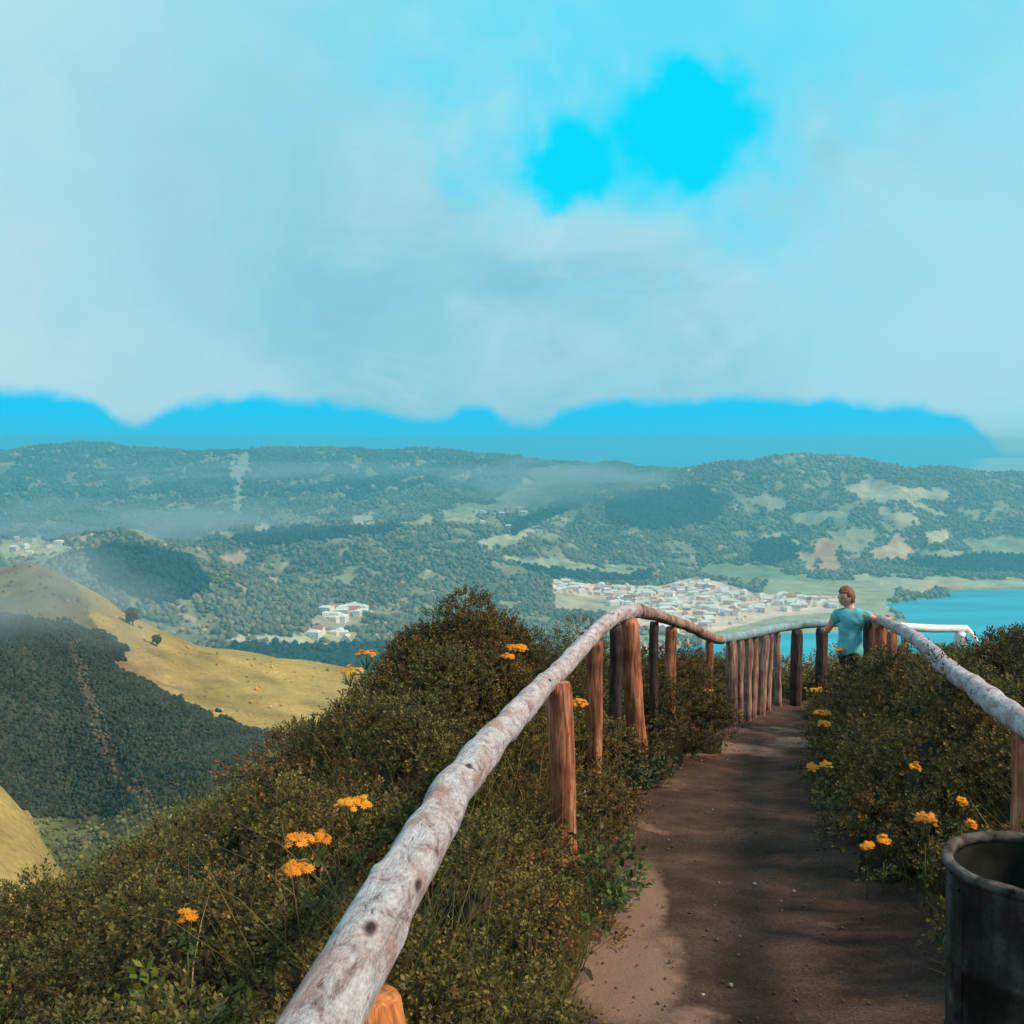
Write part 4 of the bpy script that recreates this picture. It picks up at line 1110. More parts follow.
bush('tree_heather', 'dark rounded bush above the drop left of the row of thin posts',
     [gd(672, 652, 11.2, .42), gd(695, 664, 11.5, .4), gd(655, 668, 10.6, .4), gd(700, 690, 11.4, .36)], 40, .07, .2, .8)
bush('tree_heather', 'large dark bush filling the right edge of the view behind the right rail',
     [gd(1012, 630, 9.6, .6), gd(1050, 624, 9.2, .6), gd(1000, 644, 10.0, .35), gd(1045, 655, 8.2, .6)], 40, .075, .12, .7)
bush('tree_heather', 'low dark bush just below the short pale log fence',
     [gd(935, 651, 14.4, .5), gd(962, 660, 13.2, .45), gd(908, 648, 15.0, .4), gd(1000, 645, 12.6, .45)], 36, .08, .12, .7)

# --- grasses
def blades(n, pos, h, lean, cols, w=.006):
    """each blade: 3 segments"""
    a = rng.random(n) * 2 * np.pi; ld = np.stack([np.cos(a), np.sin(a), 0 * a], -1)
    b = rng.random(n) * np.pi; sd = np.stack([np.cos(b), np.sin(b), 0 * b], -1)
    V = []
    for t in (0, .4, .75, 1.0):
        c = pos + ld * (lean * h * t * t)[:, None] + np.array([0, 0, 1.0]) * (h * (t - .25 * lean * t * t))[:, None]
        ww_ = w * (1 - t * .95)
        V += [c - sd * (ww_ if np.isscalar(ww_) else ww_[:, None]), c + sd * (ww_ if np.isscalar(ww_) else ww_[:, None])]
    V = np.stack(V, 1)
    F0 = np.array([[0, 1, 3, 2], [2, 3, 5, 4], [4, 5, 7, 6]])
    Fa = (F0[None] + (np.arange(n) * 8)[:, None, None]).reshape(-1, 4)
    return V.reshape(-1, 3), Fa, np.repeat(cols, 8, 0)
n = 24000
Y = 1.4 + 9 * rng.random(n) ** 1.8; d = 3.6 * rng.random(n)
hug = rng.random(n) < .42
d = np.where(hug, .02 + .28 * rng.random(n), d)
X = XL(Y) - d
keep = hug | (fbm(X * 1.1, Y * 1.1, 3, 33) > .56)
X, Y, d = X[keep], Y[keep], d[keep]; n = len(X)
Z = ground(X, Y)
hh = np.where(d < .3, .08 + .20 * rng.random(n), .55 + .45 * rng.random(n))
g = rng.random((n, 1))
cols = np.where(g < .62, np.array([.13, .14, .035]), np.where(g < .85, np.array([.22, .17, .06]), np.array([.24, .13, .06]))) * (.6 + .8 * rng.random((n, 1)))
V, Fa, CC = blades(n, np.stack([X, Y, Z - .02], -1), hh, .3 + .7 * rng.random(n), cols, .0035)
tag(mesh_np('grass', V, Fa, M_GRASS, col=CC, smooth=False), 'mixed green and straw coloured grass on the bank left of the path', 'grass', kind='stuff')
n = 4500
Y = 4.3 + 8.5 * rng.random(n) ** 1.3; d = np.where(rng.random(n) < .5, .02 + .3 * rng.random(n), 2.2 * rng.random(n))
X = XR(Y) + d; Z = ground(X, Y)
g = rng.random((n, 1)); cols = np.where(g < .65, np.array([.06, .07, .02]), np.array([.17, .13, .05])) * (.6 + .8 * rng.random((n, 1)))
hh = np.where(d < .35, .1 + .2 * rng.random(n), .5 + .4 * rng.random(n))
V, Fa, CC = blades(n, np.stack([X, Y, Z - .02], -1), hh, .3 + .7 * rng.random(n), cols, .0035)
tag(mesh_np('grass', V, Fa, M_GRASS, col=CC, smooth=False), 'tufts of grass along the right edge of the path under the heather', 'grass', kind='stuff')
# dry seed stalks
n = 60
Y = 2.6 + 4.5 * rng.random(n); d = .9 + 2.6 * rng.random(n); X = XL(Y) - d; Z = ground(X, Y) + .1
V, Fa, CC = blades(n, np.stack([X, Y, Z], -1), (.38 + .2 * rng.random(n)), .15 + .5 * rng.random(n), np.tile(np.array([[.50, .40, .26]]), (n, 1)) * (.6 + .5 * rng.random((n, 1))), .0045)
tag(mesh_np('dry_grass', V, Fa, M_GRASS, col=CC, smooth=False), 'pale dry grass stalks poking out of the left bank', 'dry grass', kind='stuff')

# pale yellow-green shoots lower left and broad-leaved plants along the path edge
def leafy(name, label, spots, size, c0, c1, nper=26):
    Ps, Ds, Ss = [], [], []
    e = empty(name, (spots[0][0], spots[0][1], spots[0][2])); tag(e, label, 'plant')
    o0 = np.array(spots[0][:3])
    for (x, y, z, r, h) in spots:
        a = rng.random(nper) * 6.28; q = np.sqrt(rng.random(nper))
        d = np.stack([np.cos(a) * q, np.sin(a) * q, np.full(nper, .8)], -1)
        Ps.append(np.array([x, y, z]) - o0 + d * np.array([r, r, 0]) + np.stack([0 * a, 0 * a, h * (1 - .5 * q) * rng.random(nper)], -1)); Ds.append(d + rng.normal(size=(nper, 3)) * .2); Ss.append(size * (.6 + .7 * rng.random(nper)))
    Ps, Ds, Ss = map(np.concatenate, (Ps, Ds, Ss)); n = len(Ps)
    V, Fa, CC = sprigs(Ps, Ds, Ss, np.tile(c0, (n, 1)) * (.7 + .6 * rng.random((n, 1))), np.tile(c1, (n, 1)) * (.7 + .6 * rng.random((n, 1))), TPL_BROAD[0])
    mesh_np('leaves', V, Fa, M_LEAF, parent=e, col=CC, smooth=False)
    for (x, y, z, r, h) in spots:
        bm = bmesh.new()
        bmesh.ops.create_cone(bm, segments=6, radius1=.006, radius2=.004, depth=h, cap_ends=True, matrix=Matrix.Translation((x - o0[0], y - o0[1], z - o0[2] + h / 2)))
        mesh_bm('stem', bm, M_STEM, e)
def gp(px, py, Y, up=0):
    p = P(px, py, Y); return (p.x, Y, float(ground(p.x, Y)), .14, p.z - float(ground(p.x, Y)) + up)
leafy('leafy_plant', 'yellow green leafy plant low in the left corner below the single small yellow flower', [gp(185, 965, 3.3), gp(200, 985, 3.15), gp(165, 985, 3.2)], .15, (.05, .07, .012), (.16, .17, .025), 30)
leafy('leafy_plant', 'pale green leafy plant growing out of the tall heather below its top', [gp(400, 682, 7.1), gp(412, 678, 7.1)], .2, (.06, .08, .02), (.20, .20, .05), 20)
leafy('leafy_plant', 'green plant at the foot of the nearest upright red brown post', [gp(600, 815, 5.9), gp(606, 850, 5.5), gp(590, 890, 5.2)], .15, (.035, .06, .02), (.10, .13, .035), 28)
leafy('leafy_plant', 'green plant on the path edge under the third upright post', [gp(640, 740, 9.0), gp(625, 760, 8.4), gp(650, 755, 9.2)], .17, (.02, .045, .025), (.06, .085, .03), 30)
leafy('leafy_plant', 'pale leaved sprig leaning over the path from the right hand scrub', [gp(838, 792, 7.4), gp(846, 786, 7.5)], .15, (.06, .08, .02), (.18, .18, .06), 18)

# ------------------------------------------------------------------ yellow flowers
M_PETAL = leaf_mat('yellow_petal', .5, .25, 60)
def flower(px, py, Y, wpx, label, tall=None, hue=0, nheads=None, group=None):
    p = P(px, py, Y); g = float(ground(p.x, Y)); hgt = p.z - g
    if tall: g = p.z - tall; hgt = tall
    e = empty('ragwort', (p.x, Y, g)); tag(e, label, 'flower')
    wr = wpx / 2 * Y / F
    rs = np.random.default_rng(int(px * 7 + py))
    k = nheads or int(14 + 26 * min(1, wr / .07))
    a = rs.random(k) * 6.28; q = np.sqrt(rs.random(k)) * wr
    hz = hgt + (.016 - .9 * (q / max(wr, .01)) ** 2 * .014) + rs.normal(size=k) * .006
    cen = np.stack([q * np.cos(a), q * np.sin(a), hz], -1)
    # each head: yellow disc with a ring of small petals
    VV, FF, CC = [], [], []; off = 0
    for i in range(k):
        R0 = .011 + .005 * rs.random(); m = 8
        nrm = unit(np.array([cen[i, 0] * 3, cen[i, 1] * 3 - .15, .5]) + rs.normal(size=3) * .12)
        u = unit(np.cross(nrm, [1, 0, 0])); v = np.cross(nrm, u)
        ring = [cen[i]+ nrm * .003]
        for j in range(2 * m):
            t = math.pi * j / m; r = R0 * (1.35 if j % 2 == 0 else .72)
            ring.append(cen[i] + (u * math.cos(t) + v * math.sin(t)) * r)
        VV += ring; FF += [[off, off + 1 + j, off + 1 + (j + 1) % (2 * m)] for j in range(2 * m)]
        base = np.array([.86, .37 - .10 * hue, .012]) * (.8 + .4 * rs.random())
        CC += [np.array([.65, .26, .01])] + [base] * (2 * m)
        off += 2 * m + 1
    mesh_np('flower_head', np.array(VV), np.array(FF), M_PETAL, parent=e, col=np.clip(np.array(CC), 0, 1), smooth=False)
    bm = bmesh.new()
    def cyl(b, t, r):
        b = Vector(b); t = Vector(t); d = t - b
        bmesh.ops.create_cone(bm, segments=5, radius1=r, radius2=r * .7, depth=d.length, cap_ends=True, matrix=Matrix.Translation((b + t) / 2) @ d.to_track_quat('Z', 'Y').to_matrix().to_4x4())
    fork = hgt - min(.10, hgt * .35)
    cyl((0, 0, 0), (0, 0, fork), .004)
    for i in range(min(k, 14)): cyl((0, 0, fork - .02 * rs.random()), tuple(cen[i] - np.array([0, 0, .002])), .0018)
    mesh_bm('stem', bm, M_GREENSTEM, e)
    nl = 7; t = rs.random(nl)
    pos = np.stack([0 * t, 0 * t, hgt * (.3 + .5 * t)], -1); aa = rs.random(nl) * 6.28
    dd = np.stack([np.cos(aa), np.sin(aa), .6 + 0 * aa], -1)
    V, Fa, C3 = sprigs(pos, dd, np.full(nl, .07), np.tile(np.array([.05, .08, .02]), (nl, 1)), np.tile(np.array([.10, .13, .04]), (nl, 1)), TPL_BROAD[0])
    mesh_np('leaves', V, Fa, M_LEAF, parent=e, col=C3, smooth=False)
M_GREENSTEM = simple('green_stem', (.09, .11, .035), .7, .2, 20, .3)
for a in FL: flower(a[0], a[1], a[2], a[3], a[4], a[5], hue=random.random())

# ------------------------------------------------------------------ person
def skin_obj(name, verts, edges, radii, mat, parent, sub=2, root=0):
    me = bpy.data.meshes.new(name); me.from_pydata([tuple(v) for v in verts], edges, []); me.update()
    me.materials.append(mat)
    o = bpy.data.objects.new(name, me); link(o, parent)
    me.skin_vertices or o.data
    md = o.modifiers.new('Skin', 'SKIN'); md.use_smooth_shade = True
    if not me.skin_vertices: me.attributes
    for i, r in enumerate(radii):
        sv = me.skin_vertices[0].data[i]; sv.radius = r if isinstance(r, tuple) else (r, r); sv.use_root = (i == root)
    s = o.modifiers.new('Sub', 'SUBSURF'); s.levels = sub; s.render_levels = sub
    return o
def person():
    Yp = 13.0; c = P(849, 640, Yp)
    gz = float(ground(c.x, Yp))
    e = empty('person', (c.x, Yp, gz), 0)
    tag(e, 'person in a turquoise t-shirt leaning on the end of the right rail and looking left', 'person')
    top = float(ray(851, 588)[1]) * Yp - gz      # top of head above the ground
    s = top / 1.66
    skin = simple('skin', (.70, .34, .25), .55, .3, 6, .08)
    hair = simple('auburn_hair', (.20, .075, .038), .6, .3, 30, .4, bump=.004)
    shirt = simple('turquoise_cotton', (.13, .50, .58), .85, .1, 5, .22, bump=.02)
    short = simple('dark_shorts', (.02, .022, .03), .9, .1, 6, .3)
    shoe = simple('grey_shoe', (.10, .10, .10), .7, .2, 6, .3)
    def S(x, y, z): return (x * s, y * s, z * s)
    # facing left (-x) and partly away; torso leans a little right onto the rail (rail height ~1.3)
    V = [S(0, 0, .90), S(.0, 0, 1.02), S(.02, .0, 1.18), S(.03, 0, 1.33), S(.0, 0, 1.42), S(-.02, 0, 1.50), S(-.03, 0, 1.58),   # 0-6 pelvis..head base
         S(-.02, -.09, .86), S(-.04, -.10, .48), S(.0, -.10, .10), S(-.12, -.10, .03),                        # leg near 7-10
         S(.0, .09, .86), S(.06, .11, .48), S(.10, .12, .10), S(-.02, .12, .03),                              # leg far 11-14
         S(.17, -.10, 1.35), S(.31, -.14, 1.28), S(.42, -.05, 1.31),                                           # right-side arm resting on rail 15-17
         S(-.14, .06, 1.33), S(-.22, .14, 1.12), S(-.16, .36, 1.10)]                                        # other arm raised to the chin 18-20
    E = [(0, 1), (1, 2), (2, 3), (3, 4), (4, 5), (5, 6), (0, 7), (7, 8), (8, 9), (9, 10), (0, 11), (11, 12), (12, 13), (13, 14), (3, 15), (15, 16), (16, 17), (3, 18), (18, 19), (19, 20)]
    Rr = [.06, .08, .10, .10, .055, .048, .05, .05, .055, .038, .035, .07, .055, .038, .035, .055, .038, .026, .055, .038, .026]
    body = skin_obj('body', V, E, [r * s for r in Rr], skin, e)
    # fingers: five short chains per hand, parts of the body figure's hands
    for (wr, dr) in ((V[17], (.8, .45, -.1)), (V[20], (.2, 1, -.05))):
        w = Vector(wr); d = Vector(dr).normalized(); sd = d.cross(Vector((0, 0, 1)) if abs(d.z) < .8 else Vector((0, 1, 0))).normalized()
        hv = [w, w + d * .05 * s]; he = [(0, 1)]; hr = [.03 * s, .036 * s]
        for k, L in enumerate((.07, .08, .078, .062)):
            b = w + d * .085 * s + sd * (k - 1.5) * .02 * s; i = len(hv)
            hv += [b, b + d * L * .55 * s, b + d * L * s + Vector((0, 0, -.02 * s))]; he += [(1, i), (i, i + 1), (i + 1, i + 2)]; hr += [.011 * s, .009 * s, .008 * s]
        i = len(hv); hv += [w + d * .03 * s - sd * .045 * s, w + d * .07 * s - sd * .07 * s]; he += [(0, i), (i, i + 1)]; hr += [.013 * s, .010 * s]
        skin_obj('hand', hv, he, hr, skin, e, 1)
    # head
    bm = bmesh.new(); bmesh.ops.create_uvsphere(bm, u_segments=28, v_segments=20, radius=1)
    for v in bm.verts:
        x, y, z = v.co
        fx = -x                                    # +fx = face direction (-x)
        sx = .098; sy = .076; sz = .118
        nx_ = x * sx; ny_ = y * sy; nz_ = z * sz
        if fx > .3 and z < -.2: nx_ += .006 * (fx) ; ny_ *= .88
        if fx > .8 and abs(y) < .22 and -.35 < z < .12: nx_ -= .022 * (1 - abs(y) / .22) * (1 - (z + .35) / .6)   # nose
        if fx > .75 and .05 < z < .28 and .22 < abs(y) < .55: nx_ += .010                                  # eye sockets
        if fx > .7 and -.62 < z < -.48 and abs(y) < .35: nx_ -= .006                                        # lips
        if z < -.72: nz_ *= .93
        v.co = (nx_, ny_, nz_)
    hd = mesh_bm('head', bm, skin, e); hd.location = S(-.045, 0, 1.545); hd.rotation_euler = (0, R(-8), R(25))
    bm = bmesh.new()
    for sg in (-1, 1):
        bmesh.ops.create_uvsphere(bm, u_segments=10, v_segments=8, radius=1, matrix=Matrix.Translation((-.088, sg * .032, .018)) @ Matrix.Diagonal((.010, .013, .009, 1)))
    ey = mesh_bm('eyes', bm, M_PANE, hd)
    bm = bmesh.new()
    for sg in (-1, 1):
        bmesh.ops.create_uvsphere(bm, u_segments=10, v_segments=8, radius=1, matrix=Matrix.Translation((.005, sg * .076, -.005)) @ Matrix.Diagonal((.018, .010, .030, 1)))
    mesh_bm('ears', bm, skin, hd)
    bm = bmesh.new(); bmesh.ops.create_uvsphere(bm, u_segments=32, v_segments=22, radius=1)
    kill = [v for v in bm.verts if (-v.co.x > .42 and v.co.z < .52) or (v.co.z < -.62) or (-v.co.x > .05 and v.co.z < .05)]
    bmesh.ops.delete(bm, geom=kill, context='VERTS')
    for v in bm.verts:
        n_ = 1 + .16 * mnoise.noise(v.co * 5) + .06 * mnoise.noise(v.co * 14)
        v.co = Vector((v.co.x * .112 + .008, v.co.y * .090, v.co.z * .130 + .006)) * n_
    hr_ = mesh_bm('hair', bm, hair, hd); md = hr_.modifiers.new('S', 'SOLIDIFY'); md.thickness = .02
    # clothes: t-shirt following the torso
    skin_obj('t_shirt', [S(0.02, 0, .78), S(0.02, 0, .95), S(.01, 0, 1.10), S(.02, 0, 1.24), S(.02, 0, 1.345), S(.0, 0, 1.415),
                        S(.15, -.075, 1.345), S(.25, -.12, 1.305), S(-.12, .055, 1.335), S(-.185, .10, 1.215)],
             [(0, 1), (1, 2), (2, 3), (3, 4), (4, 5), (4, 6), (6, 7), (4, 8), (8, 9)],
             [(.18 * s, .17 * s), (.16 * s, .145 * s), (.145 * s, .12 * s), (.155 * s, .125 * s), (.14 * s, .115 * s), .066 * s, .078 * s, .066 * s, .078 * s, .066 * s], shirt, e, 3)
    tx = bpy.data.textures.new('creases', 'CLOUDS'); tx.noise_scale = .13; tx.noise_depth = 2
    for q in e.children:
        if q.name.startswith('t_shirt'):
            dm = q.modifiers.new('Creases', 'DISPLACE'); dm.texture = tx; dm.strength = .038; dm.mid_level = .5
    skin_obj('shorts', [S(0, 0, .95), S(0, 0, .86), S(-.02, -.09, .80), S(-.03, -.10, .55), S(.02, .09, .80), S(.05, .11, .55)], [(0, 1), (1, 2), (2, 3), (1, 4), (4, 5)], [.15 * s, .15 * s, .12 * s, .095 * s, .12 * s, .095 * s], short, e, 2)
    for (x, y) in ((-.03, -.10), (.07, .12)):
        bm = bmesh.new(); bmesh.ops.create_uvsphere(bm, u_segments=16, v_segments=10, radius=1, matrix=Matrix.Translation(S(x, y, .045)) @ Matrix.Diagonal((.145 * s, .055 * s, .055 * s, 1)))
        mesh_bm('shoe', bm, shoe, e)
person()

# ------------------------------------------------------------------ haze
HAZE = True
if HAZE:
    m = bpy.data.materials.new('haze'); m.use_nodes = True; nt = m.node_tree
    for nd in list(nt.nodes):
        if nd.type != 'OUTPUT_MATERIAL': nt.nodes.remove(nd)
    v = nt.nodes.new('ShaderNodeVolumePrincipled'); v.inputs['Color'].default_value = (.23, .80, 1.0, 1); v.inputs['Density'].default_value = .00019
    v.inputs['Anisotropy'].default_value = .2
    nt.links.new(v.outputs[0], [n_ for n_ in nt.nodes if n_.type == 'OUTPUT_MATERIAL'][0].inputs['Volume'])
    bm = bmesh.new()
    zt, zb = max(3.0, float(Hn.max()) + 24), -660.0
    box_bm(bm, (0, 3100, (zt + zb) / 2), (9000, 7000, zt - zb))
    print('haze top', zt, 'terrain min', Hn.min())
    o = mesh_bm('haze', bm, m, None, False); tag(o, kind='stuff'); o['label'] = 'blue summer haze filling the valley air'; o['category'] = 'haze'

def mist(name_label, loc, scl, dens, nscale, lo=.42, hi=.65):
    m = bpy.data.materials.new('mist'); m.use_nodes = True; nt = m.node_tree
    for nd in list(nt.nodes):
        if nd.type != 'OUTPUT_MATERIAL': nt.nodes.remove(nd)
    v = nt.nodes.new('ShaderNodeVolumePrincipled'); v.inputs['Color'].default_value = (.72, .92, 1, 1)
    tcm = nt.nodes.new('ShaderNodeTexCoord'); nzm = nt.nodes.new('ShaderNodeTexNoise'); nzm.inputs['Scale'].default_value = nscale; nzm.inputs['Detail'].default_value = 3
    nt.links.new(tcm.outputs['Object'], nzm.inputs['Vector'])
    ln = nt.nodes.new('ShaderNodeVectorMath'); ln.operation = 'LENGTH'; nt.links.new(tcm.outputs['Object'], ln.inputs[0])
    fo_ = nt.nodes.new('ShaderNodeMapRange'); fo_.inputs['From Min'].default_value = 1; fo_.inputs['From Max'].default_value = .2; nt.links.new(ln.outputs['Value'], fo_.inputs['Value'])
    nm = nt.nodes.new('ShaderNodeMapRange'); nm.inputs['From Min'].default_value = lo; nm.inputs['From Max'].default_value = hi; nm.inputs['To Max'].default_value = dens; nt.links.new(nzm.outputs['Fac'], nm.inputs['Value'])
    ml = nt.nodes.new('ShaderNodeMath'); ml.operation = 'MULTIPLY'; nt.links.new(fo_.outputs[0], ml.inputs[0]); nt.links.new(nm.outputs[0], ml.inputs[1])
    nt.links.new(ml.outputs[0], v.inputs['Density'])
    nt.links.new(v.outputs[0], [n_ for n_ in nt.nodes if n_.type == 'OUTPUT_MATERIAL'][0].inputs['Volume'])
    bm = bmesh.new(); bmesh.ops.create_icosphere(bm, subdivisions=3, radius=1)
    o = mesh_bm('mist', bm, m, None); o.location = loc; o.scale = scl
    tag(o, name_label, 'mist', kind='stuff')
mist('thin grey mist drifting over the top of the near hill at left', P(20, 612, 405), (64, 60, 34), .024, 1.6)
mist('pale wisp of low cloud hanging where the two far ridges meet', P(560, 482, 4300), (520, 300, 110), .013, 2.2)
mist('long veil of mist along the top of the far ridge at left', P(260, 474, 5000), (1500, 420, 95), .0035, 2.0)
mist('faint mist lying along the foot of the far ridge at left', P(150, 530, 3500), (900, 500, 120), .0055, 2.2)

# ------------------------------------------------------------------ world
SUN_EL, SUN_AZ = 44, 106           # azimuth clockwise from +Y (view direction) towards +X
w = bpy.data.worlds.new('World'); SC.world = w; w.use_nodes = True
nt = w.node_tree; nt.nodes.clear()
out = nt.nodes.new('ShaderNodeOutputWorld'); bg = nt.nodes.new('ShaderNodeBackground'); nt.links.new(bg.outputs[0], out.inputs[0])
STR = .1
bg.inputs['Strength'].default_value = STR
sky = nt.nodes.new('ShaderNodeTexSky'); sky.sky_type = 'NISHITA'; sky.sun_disc = False
sky.sun_elevation = R(SUN_EL); sky.sun_rotation = R(SUN_AZ); sky.altitude = 700; sky.ozone_density = 2
tc = nt.nodes.new('ShaderNodeTexCoord')
sep = nt.nodes.new('ShaderNodeSeparateXYZ'); nt.links.new(tc.outputs['Generated'], sep.inputs[0])
def M_(op, a, b=None, c=None, clamp=False):
    n_ = nt.nodes.new('ShaderNodeMath'); n_.operation = op; n_.use_clamp = clamp
    for i, q in enumerate((a, b, c)):
        if q is None: continue
        if isinstance(q, (int, float)): n_.inputs[i].default_value = q
        else: nt.links.new(q, n_.inputs[i])
    return n_.outputs[0]
az = M_('MULTIPLY', M_('ARCTAN2', sep.outputs[0], sep.outputs[1]), 180 / math.pi)
el = M_('MULTIPLY', M_('ARCSINE', sep.outputs[2]), 180 / math.pi)
def noise_(sc, det, dist=0, rough=.5, vec=None, stretch=None):
    n_ = nt.nodes.new('ShaderNodeTexNoise'); n_.inputs['Scale'].default_value = sc; n_.inputs['Detail'].default_value = det; n_.inputs['Distortion'].default_value = dist; n_.inputs['Roughness'].default_value = rough
    mp = nt.nodes.new('ShaderNodeMapping'); mp.inputs['Scale'].default_value = stretch or (1, 1, 1)
    nt.links.new(tc.outputs['Generated'], mp.inputs[0]); nt.links.new(mp.outputs[0], n_.inputs['Vector'])
    return n_.outputs['Fac']
nA = noise_(9, 6, .3); nB = noise_(3.2, 5, .6, .55, None, (1, 1, 1.8)); nC = noise_(26, 6)
def deg(px, py):
    a, b = ray(px, py); return math.degrees(math.atan(a)), math.degrees(math.atan(b / math.sqrt(1 + a * a)))
# blue gaps in the cloud: soft ellipses with ragged rims
def gap(px, py, rx, ry, soft):
    a0, e0 = deg(px, py); k = 57.3 / F
    u = M_('DIVIDE', M_('SUBTRACT', az, a0), rx * k); v_ = M_('DIVIDE', M_('SUBTRACT', el, e0), ry * k)
    d = M_('SQRT', M_('ADD', M_('MULTIPLY', u, u), M_('MULTIPLY', v_, v_)))
    d = M_('ADD', d, M_('MULTIPLY', M_('SUBTRACT', nA, .5), 2.0))
    d = M_('ADD', d, M_('MULTIPLY', M_('SUBTRACT', nC, .5), 1.0))
    mr = nt.nodes.new('ShaderNodeMapRange'); mr.interpolation_type = 'SMOOTHSTEP'
    mr.inputs['From Min'].default_value = 1 + soft; mr.inputs['From Max'].default_value = 1 - soft
    nt.links.new(d, mr.inputs['Value']); return mr.outputs[0]
g1 = gap(575, 166, 44, 48, .26); g2 = gap(686, 122, 74, 58, .26); g4 = gap(628, 142, 95, 62, .7); g3 = gap(655, 115, 165, 125, .6); g5 = gap(720, 30, 330, 90, .8)
gaps = M_('MAXIMUM', g1, g2)
# clear band under the cloud deck
fc = nt.nodes.new('ShaderNodeFloatCurve'); cv = fc.mapping.curves[0]
bp_ = [(-400, 400), (0, 390), (60, 398), (100, 408), (125, 421), (140, 423), (165, 413), (195, 404), (290, 401), (350, 407), (395, 418), (425, 424), (445, 418), (470, 409), (500, 420), (530, 426), (560, 413), (600, 405), (700, 402), (800, 400), (870, 407), (935, 415), (965, 424), (990, 442), (1020, 458), (1400, 455)]
A0, A1 = -40.0, 40.0; E0, E1 = -2.0, 5.0
pts = []
for px_, py_ in bp_:
    a, e_ = deg(px_, py_); pts.append(((a - A0) / (A1 - A0), (e_ - E0) / (E1 - E0)))
cv.points[0].location = (0, pts[0][1]); cv.points[1].location = (1, pts[-1][1])
for x_, y_ in pts: cv.points.new(x_, y_)
fc.mapping.update()
nt.links.new(M_('DIVIDE', M_('SUBTRACT', az, A0), A1 - A0, None, True), fc.inputs['Value'])
edge = M_('MULTIPLY_ADD', fc.outputs[0], E1 - E0, E0)
dd = M_('SUBTRACT', M_('ADD', el, M_('MULTIPLY', M_('SUBTRACT', nC, .5), 1.3)), edge)
mr = nt.nodes.new('ShaderNodeMapRange'); mr.interpolation_type = 'SMOOTHSTEP'; mr.inputs['From Min'].default_value = .5; mr.inputs['From Max'].default_value = -.3
nt.links.new(dd, mr.inputs['Value']); band = mr.outputs[0]
# away from the view the low band stays only as a thin strip, so the sky is a cloudy one all round
def rgb(r, g, b): 
    n_ = nt.nodes.new('ShaderNodeRGB'); f = lambda c: ((c / 255 + .055) / 1.055) ** 2.4 if c > 10 else c / 255 / 12.92
    n_.outputs[0].default_value = (f(r) / STR, f(g) / STR, f(b) / STR, 1); return n_.outputs[0]
def mix(f, a, b, bt='MIX'):
    n_ = nt.nodes.new('ShaderNodeMix'); n_.data_type = 'RGBA'; n_.blend_type = bt; n_.clamp_factor = True
    if isinstance(f, (int, float)): n_.inputs[0].default_value = f
    else: nt.links.new(f, n_.inputs[0])
    nt.links.new(a, n_.inputs[6]); nt.links.new(b, n_.inputs[7]); return n_.outputs[2]
def mrange(v_, a, b, c=0, d=1):
    n_ = nt.nodes.new('ShaderNodeMapRange'); n_.interpolation_type = 'SMOOTHSTEP'
    for k_, q in (('From Min', a), ('From Max', b), ('To Min', c), ('To Max', d)): n_.inputs[k_].default_value = q
    nt.links.new(v_, n_.inputs['Value']); return n_.outputs[0]
cloud = mix(mrange(nB, .36, .64), rgb(138, 204, 223), rgb(178, 221, 232))
nD = noise_(7, 9, 1.1, .62, None, (1, 1, 2.2))
cloud = mix(M_('MULTIPLY', mrange(nD, .5, .72), .38), cloud, rgb(196, 230, 238))
cloud = mix(M_('MULTIPLY', mrange(nD, .48, .28), .30), cloud, rgb(112, 190, 216))
up_f = mrange(el, 8, 24)
cloud = mix(M_('MULTIPLY', up_f, .6), cloud, rgb(140, 226, 244))
cloud = mix(M_('MULTIPLY', gap(10, 200, 190, 330, .7), .75), cloud, rgb(188, 228, 238))
cloud = mix(M_('MULTIPLY', gap(960, 240, 240, 150, .7), .75), cloud, rgb(163, 224, 242))
cloud = mix(M_('MULTIPLY', gap(250, 200, 170, 140, .8), .5), cloud, rgb(138, 204, 222))
cloud = mix(M_('MULTIPLY', g5, .55), cloud, rgb(95, 222, 250))
cloud = mix(M_('MULTIPLY', g3, .75), cloud, rgb(92, 220, 250))
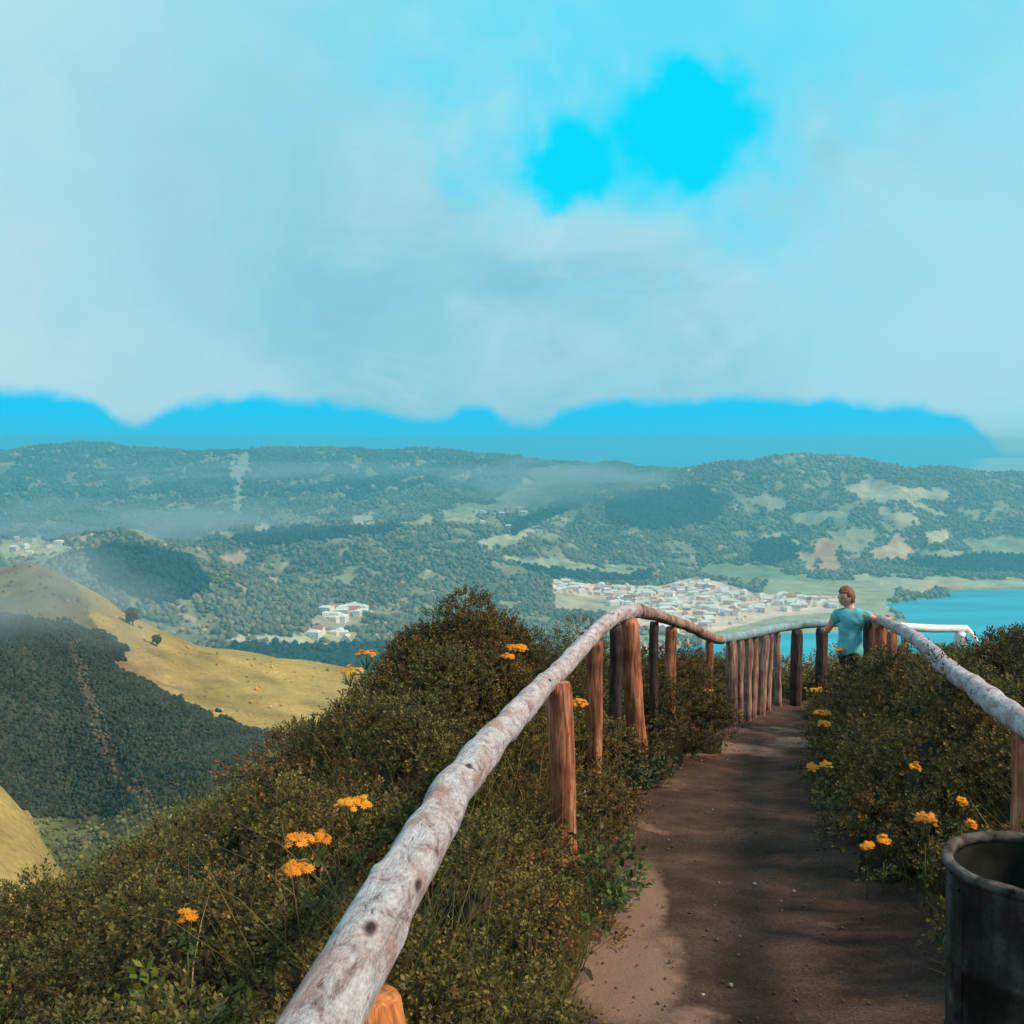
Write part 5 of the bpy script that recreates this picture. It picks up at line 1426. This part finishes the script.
# the air itself: Nishita tinted to the picture's strong cyan
tint = nt.nodes.new('ShaderNodeRGB'); tint.outputs[0].default_value = (.0, 1.0, 1.6, 1)
skyc = mix(1.0, sky.outputs[0], tint.outputs[0], 'MULTIPLY')
blue_hi = mix(.97, skyc, rgb(0, 222, 255)); blue_lo = mix(.97, skyc, rgb(0, 205, 252))
c = mix(M_('MULTIPLY', g4, .7), cloud, blue_hi)
c = mix(gaps, c, blue_hi)
c = mix(band, c, blue_lo)
# overall: behind and above, plain bright cloud
side = mrange(M_('ABSOLUTE', az), 45, 75)
c = mix(side, c, rgb(170, 205, 215))
nt.links.new(c, bg.inputs[0])

# ------------------------------------------------------------------ sun
ld = bpy.data.lights.new('sun', 'SUN'); ld.energy = 4.3; ld.angle = R(7); ld.color = (1, .79, .56)
so = bpy.data.objects.new('sun', ld); C.objects.link(so)
a, e_ = R(SUN_AZ), R(SUN_EL)
dirv = Vector((math.sin(a) * math.cos(e_), math.cos(a) * math.cos(e_), math.sin(e_)))
so.rotation_euler = dirv.to_track_quat('Z', 'Y').to_euler(); so.location = (20, 0, 30)

# ------------------------------------------------------------------ camera and render
cd = bpy.data.cameras.new('camera'); cam = bpy.data.objects.new('camera', cd); C.objects.link(cam)
cd.sensor_width = 36; cd.lens = 36 * F / 1024; cd.clip_start = .05; cd.clip_end = 200000
cam.location = (0, 0, 0); cam.rotation_euler = (math.pi / 2 - PITCH, 0, 0)
SC.camera = cam
vs = SC.view_settings; vs.view_transform = 'Standard'; vs.look = 'None'; vs.exposure = 0; vs.gamma = 1; vs.use_curve_mapping = False
cy = SC.cycles
cy.use_denoising = True; cy.max_bounces = 5; cy.diffuse_bounces = 3; cy.glossy_bounces = 2; cy.transmission_bounces = 2; cy.volume_bounces = 0; cy.transparent_max_bounces = 4
cy.use_adaptive_sampling = True; cy.sample_clamp_indirect = 4
print('domes', len(domL), len(domR), len(domE), 'trees', m1, m2, m3, 'houses', len(placed), 'polys', sum(len(o.data.polygons) for o in bpy.data.objects if o.type == 'MESH'))
